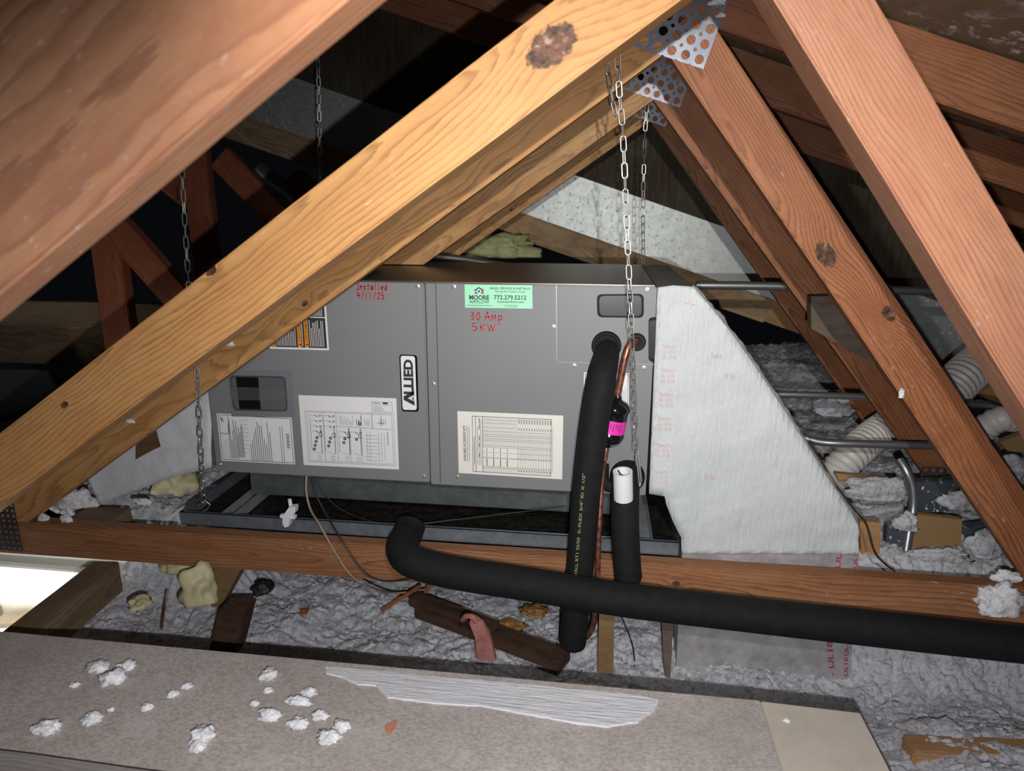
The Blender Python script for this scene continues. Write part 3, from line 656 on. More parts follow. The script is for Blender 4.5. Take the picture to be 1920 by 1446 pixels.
for i in range(8): pline(s, Q, .66, .46-.05*i, .78+.02*(i % 3), .46-.05*i, .7, 1)
for x in (.68, .71, .8, .83, .86): pline(s, Q, x, .1, x, .5, .7, 1)
for i in range(10): pq(s, Q, .89, .34+i*.018, .9, .35+i*.018, 0)
for x in (.82, .84, .86, .88): pline(s, Q, x, .62, x, .7, .8, 1)
pline(s, Q, .8, .64, .87, .64, 1.0, 0); pline(s, Q, .835, .6, .835, .74, .8, 0)
s.build('label_print', [M['ink'], M['inkgrey']], g)
# accessory kit table
Q = [(857.5, 771), (1056, 779.5), (1054, 899), (860, 887)]
g = slab(Q, 0, .0006, 'accessory_sheet', M['paper2'], pr); g['label'] = 'white sheet with an accessory kit table'
s = MB()
L2 = lambda a0, a1, b0, b1: [bil(Q, a0, b0), bil(Q, a0, b1), bil(Q, a1, b1), bil(Q, a1, b0)]    # reads upwards
text(s, 'AVAILABLE ACCESSORY KITS', L2(.05, .075, .2, .77), .02)
scribble(s, Q, .08, .2, .115, .76, 2, .8, ragged=False)
a0, a1, b0, b1 = .14, .89, .04, .93
frame(s, Q, a0, b0, a1, b1, .9); 
for x in (.17, .235): pline(s, Q, x, b0, x, b1, .9)
for i in range(24): x = .245+i*.0135; pline(s, Q, x, .04, x, .12, .5, 1); pline(s, Q, x, .45, x, .92, .55, 1)
for i in range(13): x = .57+i*.025; pline(s, Q, x, .04, x, .93, .6, 1); pline(s, Q, x+.012, .27, x+.012, .7, .5, 1); pline(s, Q, x+.012, .84, x+.012, .91, 1.2, 0); pline(s, Q, x+.012, .73, x+.012, .77, 1.0, 0); pline(s, Q, x+.012, .08, x+.012, .1, 1.4, 0)
for y in (.12, .14, .27, .36, .44, .47, .55, .58, .62, .65, .7, .76, .83, .88): pline(s, Q, .235, y, .56 if y > .7 else a1, y, .6, 1)
for y in (.12, .28): pline(s, Q, a0+.1, y, a1, y, .6, 1)
for x in (.275, .34, .405, .47): pline(s, Q, x, .15, x, .26, 1.4); pline(s, Q, x, .29, x, .35, .9); pline(s, Q, x, .37, x, .43, .9)
scribble(s, Q, .18, .15, .225, .9, 3, 1., mi=1); pline(s, Q, .155, .15, .155, .6, 1.0)
for y0_, y1_ in ((.82, .9), (.72, .8), (.55, .62), (.44, .5), (.28, .34)): pline(s, Q, .205, y0_, .205, y1_, 1.3)
pline(s, Q, .905, .1, .905, .8, .7, 1)
s.build('label_print', [M['ink'], M['inkgrey']], g)
# caution label partly behind the pipes
Q = [(1095, 698), (1180, 700), (1179, 762), (1094, 760)]
g = slab(rrect(Q, 2, 3), 0, .0006, 'caution_label', M['paper'], pr); g['label'] = 'white caution label behind the pipes'
s = MB(); frame(s, Q, .03, .04, .97, .96, .8); text(s, 'IMPORTANT', [bil(Q, .06, .25), bil(Q, .06, .8), bil(Q, .11, .8), bil(Q, .11, .25)], .02); pline(s, Q, .17, .05, .17, .95, .8)
scribble(s, Q, .62, .1, .94, .9, 9, .8, mi=1); s.build('label_print', [M['ink'], M['inkgrey']], g)
# warning label with orange stripes
Q = [(500, 560), (610.5, 566), (617, 657), (506, 654)]
g = slab(rrect(Q, 1.5, 2), 0, .0006, 'warning_label', M['paper'], pl); g['label'] = 'black warning label with orange stripes'
s = MB()
for i, (x0_, x1_) in enumerate(((.03, .33), (.33, .5), (.52, .62), (.64, .97))):
    for y0_, y1_ in ((.04, .48 if i < 2 else .66), (.68 if i > 1 else .62, .97)): pq(s, Q, x0_, y0_, x1_, y1_, 0)
s.add([], [])
for x0_ in (.045, .48, .6):
    s.quad(*[F(x, y, .002) for x, y in sub(Q, x0_, .05, x0_+.065, .66)], 1)
    T = [bil(Q, x0_+.012, .15), bil(Q, x0_+.012, .64), bil(Q, x0_+.055, .64), bil(Q, x0_+.055, .15)]
    text(s, 'AVERTISSEMENT', T, .01, fn=lambda x, y: F(x, y, .0026))
    s.add([F(*bil(Q, x0_+.012, .1), .0026), F(*bil(Q, x0_+.055, .07), .0026), F(*bil(Q, x0_+.055, .13), .0026)], [[0, 1, 2]], 0)
    s.quad(*[F(x, y, .002) for x, y in sub(Q, x0_, .7, x0_+.065, .95)], 1)
for x0_, x1_ in ((.12, .46), (.55, .595), (.68, .95)):
    n = int((x1_-x0_)/.028)
    for i in range(n):
        x = x0_+.028*(i+.5); ribbon(s, [bil(Q, x, .07), bil(Q, x, .07+.55*rnd.uniform(.5, 1))], 1.0, .0026, 2)
        ribbon(s, [bil(Q, x, .7), bil(Q, x, .7+.25*rnd.uniform(.5, 1))], 1.0, .0026, 2)
s.build('label_print', [M['ink'], M['orange'], M['inkwhite']], g)
# sight window in its cover, lower left
Q = [(425, 697), (546, 694), (553, 783), (434, 781)]
g = slab(Q, 0, .0016, 'breaker_cover', plain('cover_paint', (.15, .16, .185), .5), pl, bevel=.0006); g['label'] = 'breaker cover plate with a clear window'
W_ = rrect([(430, 704), (535, 706), (540, 772), (437, 770)], 9)
slab(W_, .0016, .0022, 'window_rim', M['graydark'], g)
W2 = rrect([(433, 707), (532, 709), (537, 769), (440, 767)], 8)
slab(W2, .002, .0028, 'window_recess', plain('window_grey', (.1, .1, .105), .15), g)
slab([(442, 707), (484, 708), (489, 768), (449, 767)], .0026, .0034, 'breaker', M['blackgloss'], g)
slab(rrect([(431, 726), (534, 728), (536, 751), (432, 750)], 8), .0032, .010, 'window_lens', M['glass'], g, bevel=.001)
# knockout windows on the coil side
for q, nm in (([(1119, 552), (1207, 551), (1207, 596), (1120, 595)], 'w'), ([(1216, 596), (1234, 594), (1233, 680), (1216, 677)], 'e')):
    slab(rrect(q, 10 if nm == 'w' else 7), 0, .003, 'knockout_rim', M['rubber'], pr, bevel=.001)
    cx_ = sum(p[0] for p in q)/4; cy_ = sum(p[1] for p in q)/4
    slab(rrect([(cx_+(x-cx_)*.9, cy_+(y-cy_)*.86) for x, y in q], 9 if nm == 'w' else 5), .001, .0042, 'knockout_cover', plain('dark_cover_'+nm, (.018, .018, .02), .3), pr)
def grommet(x, y, rpx, par):
    p = F(x, y); r = (F(x+rpx, y)-p).length; m = Matrix.Translation(p) @ Matrix.Rotation(math.pi/2, 4, 'X')
    s = MB(); s.lathe([(r, 0), (r, .006), (r*.93, .0085), (r*.8, .0085), (r*.74, .006), (r*.66, .004), (r*.2, .003)], 28, m)
    for k in range(26):
        a_ = 2*math.pi*k/26; c_ = m @ Vector((r*.72*math.cos(a_), r*.72*math.sin(a_), .0075)); s.box(c_-Vector((.0009, .0012, .0009)), c_+Vector((.0009, .0012, .0009)), 1)
    s.build('grommet', [M['rubber'], plain('grommet_tooth', (.06, .06, .06), .3)], par)
grommet(1137, 648, 28, pr); grommet(1194, 641, 17, pr); grommet(1176, 893, 33, pr)
# recessed base under the panels, with its galvanised face
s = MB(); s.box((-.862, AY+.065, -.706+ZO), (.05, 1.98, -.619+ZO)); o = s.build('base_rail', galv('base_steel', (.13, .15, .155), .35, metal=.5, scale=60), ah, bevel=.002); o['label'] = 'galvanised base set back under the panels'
# ------------------------------------------------------------------ drain pan
pan = empty('drain_pan', V(-.4, 1.8, -.757), 'dirty galvanised drain pan with an open top under the grey cabinet', 'drain pan')
PX0, PX1, PF, PB, PZ, PT = -1.003, .197, 1.434, 2.1, -.757, -.722
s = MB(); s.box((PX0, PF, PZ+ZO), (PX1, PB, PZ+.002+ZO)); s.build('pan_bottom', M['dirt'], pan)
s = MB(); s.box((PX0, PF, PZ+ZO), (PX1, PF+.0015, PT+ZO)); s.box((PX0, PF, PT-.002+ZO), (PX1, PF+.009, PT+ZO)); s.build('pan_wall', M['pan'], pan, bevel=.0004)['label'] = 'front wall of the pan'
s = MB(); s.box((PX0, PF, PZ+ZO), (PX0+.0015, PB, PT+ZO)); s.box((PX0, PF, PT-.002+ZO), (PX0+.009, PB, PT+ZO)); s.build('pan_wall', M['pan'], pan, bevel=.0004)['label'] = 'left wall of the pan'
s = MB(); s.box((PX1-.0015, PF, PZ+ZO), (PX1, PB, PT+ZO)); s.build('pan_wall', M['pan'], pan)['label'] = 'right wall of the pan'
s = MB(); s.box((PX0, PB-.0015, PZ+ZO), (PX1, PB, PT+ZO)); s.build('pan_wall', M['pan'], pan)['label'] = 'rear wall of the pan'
for x in (-.90, .105):
    s = MB(); zz = PZ+.004+ZO; t_ = .0018; wd_ = .034
    s.box((x, PF+.012, zz), (x+wd_, PB-.02, zz+t_)); s.box((x, PF+.012, zz), (x+t_, PB-.02, zz+.03)); s.box((x+wd_-t_, PF+.012, zz), (x+wd_, PB-.02, zz+.03))
    s.build('support_channel', galv('channel_steel', (.4, .44, .47), .3, metal=.5), pan)
# white float switch clipped on the pan lip
fs = empty('float_switch', U(540, 988, 1.42), 'small white plastic float switch clipped on the front lip of the pan', 'switch')
def px_tube(mb, pts, Y, r, **k): mb.tube([U(x, y, Y) for x, y in pts], r, **k)
s = MB(); px_tube(s, [(543, 936), (546, 955)], 1.428, .0045); s.build('float_stem', M['white'], fs, True)
s = MB(); s.prism([U(x, y, 1.412) for x, y in [(541, 952), (553, 951), (553, 962), (543, 972), (541, 988), (533, 990), (529, 982), (530, 968)]], (0, .02, 0)); s.build('float_body', M['white'], fs, bevel=.001)
s = MB(); s.prism([U(x, y, 1.416) for x, y in [(524, 966), (553, 968), (553, 974), (525, 972)]], (0, .012, 0)); s.build('clamp_arm', M['white'], fs, bevel=.001)

# ------------------------------------------------------------------ ducts
def sheet_prism(name, px, Y, depth, mat_front, mat_side, par, cuts=26, amp=.004, seed=1):
    """closed solid with a hand-smeared, uneven front"""
    P = [U(x, y, Y) for x, y in px]
    bm = bmesh.new(); vs = [bm.verts.new(p) for p in P]; fr = bm.faces.new(vs)
    r_ = bmesh.ops.extrude_face_region(bm, geom=[fr]); back = [v for v in r_['geom'] if isinstance(v, bmesh.types.BMVert)]
    for v in back: v.co.y += depth
    bmesh.ops.recalc_face_normals(bm, faces=bm.faces[:])
    front = [f_ for f_ in bm.faces if abs(f_.normal.y) > .9 and f_.calc_center_median().y < Y+depth*.5]
    for f_ in bm.faces: f_.material_index = 0 if f_ in front else 1
    bmesh.ops.triangulate(bm, faces=front)
    for _ in range(4):
        fr_e = {e for f_ in bm.faces if f_.material_index == 0 for e in f_.edges if e.calc_length() > .016}
        if not fr_e: break
        bmesh.ops.subdivide_edges(bm, edges=list(fr_e), cuts=1)
        bmesh.ops.triangulate(bm, faces=[f_ for f_ in bm.faces if f_.material_index == 0])
    q = {v for f_ in bm.faces if f_.material_index == 0 for v in f_.verts}
    for v in q:
        n_ = noise.fractal(v.co*9+Vector((seed, 0, 0)), 1., 2., 4)
        v.co.y += amp*n_
    me = bpy.data.meshes.new(name); bm.to_mesh(me); bm.free(); me.materials.append(mat_front); me.materials.append(mat_side)
    for p in me.polygons: p.use_smooth = p.material_index == 0
    c_ = sum((Vector(p) for p in P), Vector())/len(P)
    me.transform(Matrix.Translation(-c_)); o = bpy.data.objects.new(name, me); o.location = c_; COL.objects.link(o); parent_to(o, par); return o
sd = empty('supply_duct', V(.38, 1.7, -1.05), 'white mastic coated duct sloping down from the right end of the grey cabinet', 'duct')
DPX = [(1233, 539), (1262, 535), (1300, 538), (1335, 578), (1365, 616), (1418, 690), (1480, 784), (1540, 878), (1600, 968), (1611, 990), (1610, 1042), (1278, 1038), (1277, 1008), (1262, 978), (1249, 945), (1246, 930), (1217, 925)]
o = sheet_prism('duct_shell', DPX, 1.436, .55, M['mastic'], M['rim'], sd, amp=.005)
rim = spline([U(x, y, 1.447) for x, y in [(1300, 536), (1333, 574), (1363, 611), (1416, 685), (1478, 779), (1538, 873), (1599, 963), (1611, 990), (1610, 1040)]], 14)
s = MB(); rr = [.005+.0045*noise.noise(p*34)+.003*noise.noise(p*90) for p in rim]; s.tube([p+Vector((0, .012, 0)) for p in rim], rr, 8); s.build('duct_edge', M['rim'], sd, True)['label'] = 'wrinkled grey foil edge'
FPX = [(1279, 1036), (1611, 1040), (1592, 1290), (1266, 1285)]
s = MB(); s.prism([U(x, y, 1.441) for x, y in FPX], (0, .3, 0)); s.build('foil_boot', M['foil'], sd)['label'] = 'bare foil lower part with red print'
def DF(x, y, Y=1.4385): return U(x, y, Y)
s = MB()
for Qt, tx in (([(1555, 1268), (1549, 1195), (1560, 1195), (1566, 1268)], '- UL181'), ([(1582, 1268), (1584, 1200), (1592, 1200), (1590, 1268)], 'UL181A-P'), ([(1566, 1066), (1569, 1038), (1578, 1038), (1576, 1066)], 'UL'), ([(1600, 1066), (1601, 1044), (1608, 1044), (1607, 1066)], 'UL')):
    text(s, tx, Qt, .015, fn=DF)
s.build('foil_lettering', plain('crimson_print', (.32, .03, .07), .6), sd)['kind'] = 'stuff'
s = MB(); k_ = 0
for y in (645, 690, 735, 780, 830, 880):
    x = 1243-(y-640)*.07
    for j, tx in enumerate(('Fasson', 'UL 181A', 'UL 181B')):
        yy = y+j*10; text(s, tx, [(x, yy), (x+26, yy+1), (x+26, yy+8), (x, yy+7)], .0, fn=lambda X_, Y_: DF(X_, Y_, 1.4285)); k_ += 1
for x, y, tx in ((1322, 888, 'UL 181'), (1360, 700, 'UL 181A'), (1335, 660, 'Fasson'), (1285, 560, 'UL')):
    text(s, tx, [(x, y), (x+20, y+3), (x+19, y+12), (x-1, y+9)], 0, fn=lambda X_, Y_: DF(X_, Y_, 1.4275))
s.build('tape_lettering', plain('faded_red', (.68, .5, .52), .6), sd)['kind'] = 'stuff'
rd = empty('return_duct', V(-1.1, 1.7, -.75), 'white painted duct at the left end of the grey cabinet, behind sloping timbers', 'duct')
o = sheet_prism('duct_shell', [(240, 690), (398, 660), (397, 877), (330, 893), (262, 918), (200, 942), (186, 946), (172, 915), (150, 850)], 1.5, .45, M['mastic2'], M['rim'], rd, amp=.005, seed=9)
s = MB(); s.prism([U(x, y, 1.4935) for x, y in [(254, 838), (262, 822), (283, 812), (292, 808), (300, 838), (285, 845), (254, 862)]], (0, .003, 0)); s.build('bare_patch', M['mesh'], rd)['label'] = 'bare brown scrim patch'

# ------------------------------------------------------------------ hanging chains
def link_mesh():
    L_, W_2, r_ = .0285, .0098, .00125; h_ = L_/2-W_2/2; pts = []
    for k in range(7): a_ = math.pi*k/6; pts.append((W_2/2*math.cos(a_), 0, h_+W_2/2*math.sin(a_)))
    for k in range(7): a_ = math.pi+math.pi*k/6; pts.append((W_2/2*math.cos(a_), 0, -h_+W_2/2*math.sin(a_)))
    s = MB(); s.tube(pts, r_, 6, closed=True); o = s.build('chain_link', M['chain'], None, True, origin=Vector((0, 0, 0))); me = o.data; bpy.data.objects.remove(o); return me
LM = link_mesh()
def chain(path, label, tag_base, twist=0):
    e = empty('hanging_chain', path[-1], label, 'chain')
    P = spline(path, 10); d = 0; step = .0238; acc = [0]
    for a_, b_ in zip(P, P[1:]): acc.append(acc[-1]+(b_-a_).length)
    n_ = int(acc[-1]/step); j = 0
    for i in range(n_+1):
        q = i*step
        while j < len(acc)-2 and acc[j+1] < q: j += 1
        t_ = (q-acc[j])/max(1e-9, acc[j+1]-acc[j]); p = P[j].lerp(P[j+1], t_); dv = (P[j+1]-P[j]).normalized()
        o = bpy.data.objects.new('chain_link', LM); COL.objects.link(o)
        rot = Vector((0, 0, 1)).rotation_difference(dv) @ Matrix.Rotation((.25 if i % 2 else 1.45)+twist+.12*math.sin(i*1.3), 3, 'Z').to_quaternion()
        o.rotation_euler = rot.to_euler(); o.location = p; parent_to(o, e)
    return e
ch = chain([U(328, 180, 1.36), U(338, 270, 1.36), U(353, 520, 1.365), U(369, 690, 1.37), U(377, 850, 1.385), U(382, 945, 1.428)], 'zinc chain holding the left front corner of the pan', 'c')
s = MB(); px_tube(s, [(371, 948), (384, 938), (394, 946), (388, 956), (380, 958)], 1.431, .0016, seg=6); s.build('hook', M['chain'], ch, True)
s = MB(); px_tube(s, [(369, 690), (374, 705), (372, 740), (368, 720), (369, 690)], 1.372, .0009, seg=5); s.build('tie_wire', M['chain'], ch, True)
ch = chain([U(1157, 88, 1.362), U(1161, 170, 1.364), U(1168, 250, 1.366), U(1176, 440, 1.37), U(1184, 620, 1.376), U(1190, 770, 1.385), U(1194, 850, 1.395), U(1200, 905, 1.42)], 'zinc chain in front of the cabinet, hanging beside the copper line', 'c', .3)
s = MB(); px_tube(s, [(1195, 845), (1199, 870), (1202, 903), (1199, 912), (1196, 880), (1192, 850)], 1.392, .0016, seg=6); s.build('hook', M['chain'], ch, True)
ch = chain([U(1161, 86, 1.36), U(1141, 100, 1.358), U(1141, 140, 1.356), U(1148, 185, 1.354), U(1154, 215, 1.352)], 'short loose tail of chain knotted beside the longer chain under the golden timber', 'c')
ch = chain([U(1214, 185, 2.1), U(1209, 260, 2.11), U(1206, 380, 2.115), U(1206, 500, 2.12)], 'zinc chain behind the cabinet, dropping in front of the galvanised flashing', 'c')
ch = chain([U(592, 20, 2.1), U(595, 80, 2.1), U(598, 190, 2.11), U(600, 330, 2.12), U(604, 500, 2.12)], 'thin chain in the dark upper left, in front of the flashing', 'c')

# ------------------------------------------------------------------ pipes
sl = empty('suction_line', V(0, 1.37, -.93), 'thick black foam insulated pipe dropping from the cabinet in front of the timber', 'pipe')
pts = spline([U(1138, 657, 1.455), U(1138, 662, 1.43), U(1135, 678, 1.40), U(1127, 718, 1.362), U(1112, 815, 1.35), U(1098, 940, 1.351), U(1090, 1040, 1.351), U(1083, 1110, 1.351), U(1074, 1203, 1.351)], 8)
n_ = len(pts); pts += [pts[-1]+(pts[-1]-pts[-2]).normalized()*d for d in (.008, .014, .018)]
rr = [.0235+.0065*min(1, i/(n_*.4)) for i in range(n_)]+[.0285, .022, .011]
s = MB(); s.tube(pts, rr, 24); s.build('foam_sleeve', M['foam'], sl, True)
s = MB(); sc_ = .0305
Tq = [(1100, 985), (1110, 890), (1115, 890), (1105, 985)]
def on_sleeve(x, y): return U(x, y, 1.3505-.0318)
text(s, 'K-FLEX 3/4" ID X 1/2"', [(1083, 1000), (1092, 888), (1097.5, 888), (1088.5, 1000)], .01, fn=on_sleeve)
text(s, 'WALL RT1 25/50', [(1076, 1085), (1082, 1008), (1087.5, 1008), (1081.5, 1085)], .01, fn=on_sleeve)
s.build('sleeve_lettering', M['yellowink'], sl)
ll = empty('liquid_line', V(.05, 1.38, -.92), 'bare copper line with a black filter drier running down from the cabinet', 'pipe')
p1 = [U(1197, 640, 1.45), U(1190, 641, 1.436), U(1180, 648, 1.426), U(1172, 672, 1.42), U(1163, 715, 1.418), U(1158, 742, 1.418)]
s = MB(); s.tube(spline(p1, 8), .0075, 14); s.build('copper_tube', M['copper'], ll, True)
a_, b_ = U(1159, 742, 1.418), U(1137, 838, 1.415); ax_ = (b_-a_); Ld = ax_.length
m = Matrix.Translation(a_) @ Vector((0, 0, 1)).rotation_difference(ax_.normalized()).to_matrix().to_4x4()
s = MB(); R_ = .030
s.lathe([(.008, 0), (.009, .006), (.012, .009), (R_*.8, .014), (R_, .022), (R_*1.06, .026), (R_*1.06, .031), (R_, .034), (R_, Ld-.036), (R_*1.06, Ld-.033), (R_*1.06, Ld-.028), (R_*.95, Ld-.018), (R_*.7, Ld-.012), (.011, Ld-.009), (.008, Ld)], 28, m)
fd = s.build('filter_drier', M['blackgloss'], ll, True)
s = MB(); s.lathe([(R_+.0006, Ld*.43), (R_+.0006, Ld*.68)], 28, m); lb = s.build('drier_label', M['magenta'], fd, True); lb['label'] = 'magenta label'
s = MB()
for i in range(4):
    an = -1.75+i*.13
    def onlab(a, h): return m @ Vector(((R_+.001)*math.cos(a), (R_+.001)*math.sin(a), h))
mi_ = m.inverted(); cdir = (mi_ @ Vector((0, 0, ZO))); an0 = math.atan2(cdir.y, cdir.x)
for i in range(7):
    an = an0-.75+i*.18
    s.quad(onlab(an, Ld*.47), onlab(an+.05, Ld*.47), onlab(an+.05, Ld*(.62-.03*(i % 3))), onlab(an, Ld*(.62-.03*(i % 3))))
s.build('drier_print', M['ink'], fd)
p2 = [U(1137, 838, 1.415), U(1132, 862, 1.405), U(1127, 920, 1.39), U(1123, 1000, 1.372), U(1120, 1090, 1.365), U(1117, 1140, 1.365), U(1110, 1180, 1.366), U(1098, 1196, 1.368)]
s = MB(); s.tube(spline(p2, 8), .0062, 14); s.build('copper_tube', M['copper'], ll, True)
s = MB(); q = [U(1136, 842, 1.4135), U(1132, 864, 1.404)]; s.tube(q, .0075, 14); s.build('solder_joint', M['copper'], ll, True)
cd = empty('condensate_drain', V(.08, 1.37, -.86), 'black foam covered drain drop with an open white cleanout at its top', 'pipe')
s = MB(); pts = spline([U(1176, 890, 1.45), U(1175, 900, 1.415), U(1172, 935, 1.39), U(1172, 990, 1.37), U(1175, 1050, 1.36), U(1178, 1082, 1.358)], 8)
pts += [pts[-1]+(pts[-1]-pts[-2]).normalized()*d for d in (.008, .014, .018)]
s.tube(pts, [.03]*(len(pts)-3)+[.027, .02, .01], 24); s.build('foam_sleeve', M['foam'], cd, True)
a_ = U(1169, 935, 1.372); b_ = U(1167.5, 884, 1.362); ax_ = b_-a_
m = Matrix.Translation(a_) @ Vector((0, 0, 1)).rotation_difference(ax_.normalized()).to_matrix().to_4x4(); L_ = ax_.length
s = MB(); s.lathe([(.0205, 0), (.0205, L_), (.0165, L_), (.0165, L_-.03), (.003, L_-.031)], 28, m); s.build('cleanout_pipe', M['white'], cd, True)['label'] = 'open white plastic stub'
s = MB(); px_tube(s, [(1159, 882), (1163, 889), (1170, 893)], 1.366, .0018, seg=6); s.build('float_lead', M['wiredark'], cd, True)
s = MB(); pts = spline([U(1130, 870, 1.44), U(1133, 905, 1.43), U(1160, 915, 1.425)], 6); s.tube(pts, .014, 14); s.build('side_branch', M['foam'], cd, True)
hp = empty('insulated_pipe', V(.3, 1.29, -.86), 'thick black foam insulated pipe running low across the picture to the right edge', 'pipe')
s = MB(); pts = spline([U(770, 985, 1.425), U(764, 1002, 1.40), U(754, 1024, 1.345), U(762, 1046, 1.305), U(800, 1062, 1.292), U(870, 1077, 1.288), U(1000, 1097, 1.284), U(1180, 1126, 1.28), U(1400, 1152, 1.276), U(1650, 1180, 1.27), U(1960, 1214, 1.262)], 8)
s.tube(pts, .035, 28); s.build('foam_sleeve', M['foam'], hp, True)
# ------------------------------------------------------------------ cables
def cable(name, pts, r, mat, label, n=8):
    s = MB(); s.tube(spline(pts, n), r, 8); return tag(s.build(name, mat, None, True), label, 'cable')
cable('thermostat_cable', [U(575, 888, 1.47), U(574, 920, 1.45), U(582, 955, 1.425), U(600, 985, 1.38), U(625, 1030, 1.372), U(655, 1075, 1.36), U(688, 1098, 1.366), UZ(740, 1112, -.99), UZ(800, 1105, -.985)], .0026, M['wire'], 'tan thermostat cable hanging from under the cabinet over the timber')
cable('control_cable', [U(584, 888, 1.47), U(592, 925, 1.45), U(612, 965, 1.425), U(640, 1012, 1.372), U(680, 1070, 1.36), U(715, 1089, 1.368), U(760, 1087, 1.368), U(790, 1078, 1.368)], .0022, M['wiredark'], 'dark control cable hanging beside the tan thermostat cable')
cable('float_wire', [U(588, 892, 1.48), U(615, 935, 1.47), U(660, 965, 1.46), U(740, 985, 1.437), U(850, 975, 1.46), U(960, 962, 1.47), U(1060, 950, 1.46)], .0013, M['wiredark'], 'thin black wire lying loosely across the pan')
cable('control_wire', [U(1520, 830, 1.47), U(1560, 900, 1.46), U(1602, 955, 1.45), U(1625, 985, 1.45), U(1640, 1035, 1.44), UZ(1660, 1058, -.765), UZ(1678, 1071, -.752)], .0022, M['wiredark'], 'dark wire curving down past the lower right tip of the white duct')
cable('loose_wire', [U(1158, 1140, 1.36), U(1175, 1180, 1.36), U(1186, 1210, 1.38), UZ(1190, 1240, -1.0)], .0016, M['wiredark'], 'short dark wire dangling below the black pipes into the insulation')

# ------------------------------------------------------------------ loose fill
def hz(x, y):
    z = -1.055
    a_ = smooth(1.40, 1.62, y)*smooth(.42, .66, x)*.24
    b_ = smooth(1.50, 1.72, y)*smooth(-.9, -1.05, x)*.22 if x < -.8 else 0
    c_ = smooth(1.9, 2.5, y)*.22+smooth(2.5, 3.4, y)*.12*smooth(.2, .8, x)
    z += max(a_, b_, c_)
    z += .05*smooth(.5, .8, x)*(1-smooth(1.2, 1.4, y))
    z += .04*noise.noise(Vector((x*4.2, y*4.2, 3)))
    return z
def hole(x, y): return x < -1.30 and 1.0 < y < 1.66
def fluff_grid(name, x0, x1, y0, y1, nx, ny, label, det=1.):
    vs = []; fs = []; N = noise.noise
    for j in range(ny+1):
        for i in range(nx+1):
            x = x0+(x1-x0)*i/nx; y = y0+(y1-y0)*j/ny; p = Vector((x, y, 0)); q = p+Vector((.02*N(p*14), .02*N(p*14+Vector((7, 0, 0))), 0))
            b1 = abs(N(q*16+Vector((3, 3, 1)))); b2 = abs(N(q*38)); b3 = abs(N(q*85+Vector((1, 9, 4)))); n3 = N(p*7+Vector((9, 1, 2)))
            z = hz(x, y)+det*(.024*b1+.015*b2+.011*b3+.016*n3)
            vs.append(V(x+.010*(b2-.3), y-.012*(b2-.3), z))
    W1 = nx+1
    for j in range(ny):
        for i in range(nx):
            x = x0+(x1-x0)*(i+.5)/nx; y = y0+(y1-y0)*(j+.5)/ny
            if hole(x, y): continue
            fs.append([j*W1+i, j*W1+i+1, (j+1)*W1+i+1, (j+1)*W1+i])
    s = MB(); s.add(vs, fs); o = s.build(name, M['fluff'], None, True); o.data.polygons.foreach_set('use_smooth', [True]*len(o.data.polygons)); tag(o, label, 'insulation', kind='stuff'); return o
fluff_grid('loose_insulation', -1.75, 1.5, .98, 1.95, 600, 190, 'lumpy white loose fill insulation between the foreground board and the chord')
fluff_grid('loose_insulation', .25, 2.2, 1.951, 3.8, 260, 200, 'lumpy white loose fill insulation behind the white duct and the right webs')
fluff_grid('loose_insulation', -3.0, .249, 1.951, 4.6, 130, 90, 'dim loose fill insulation in the dark behind the left posts')
def tuft(px, py, w_, h_, where, label, grp=None, seed=None, mat='tuft', name='lint_tuft', flat=.5, cat='lint'):
    fine = .12 if mat == 'spray' else 1.
    p, sx, sy_, sz = where(px, py, w_, h_)
    bm = bmesh.new(); bmesh.ops.create_icosphere(bm, subdivisions=4, radius=1)
    sd_ = seed if seed is not None else px*1.37+py
    for v in bm.verts:
        n_ = v.co.normalized(); d_ = .82+.45*noise.noise(n_*1.6+Vector((sd_, 0, 0)))+fine*(.42*abs(noise.noise(n_*3.4+Vector((0, sd_, 0))))+.26*abs(noise.noise(n_*8+Vector((sd_, 3, 0))))+.12*noise.noise(n_*18+Vector((sd_, 3, 2))))
        c_ = n_*d_; v.co = Vector((c_.x*sx, c_.y*sy_, max(c_.z, -.35)*sz))
    me = bpy.data.meshes.new(name); bm.to_mesh(me); bm.free(); me.materials.append(M[mat]); me.polygons.foreach_set('use_smooth', [True]*len(me.polygons))
    o = bpy.data.objects.new(name, me); o.location = p; COL.objects.link(o); tag(o, label, cat, grp); return o
def on_level(z, k=.8):
    def f_(px, py, w_, h_):
        p = UZ(px, py, z); sx = (UZ(px+w_/2, py, z)-p).length; sy_ = (UZ(px, py+h_/2, z)-p).length*k
        return p+Vector((0, 0, sx*.14)), sx*.8, sy_*.8, min(sx, sy_)*.55
    return f_
def on_face(Y):
    def f_(px, py, w_, h_):
        p = U(px, py, Y); sx = (U(px+w_/2, py, Y)-p).length; sz = (U(px, py+h_/2, Y)-p).length
        return p, sx*.8, min(sx, sz)*.4, sz*.8
    return f_

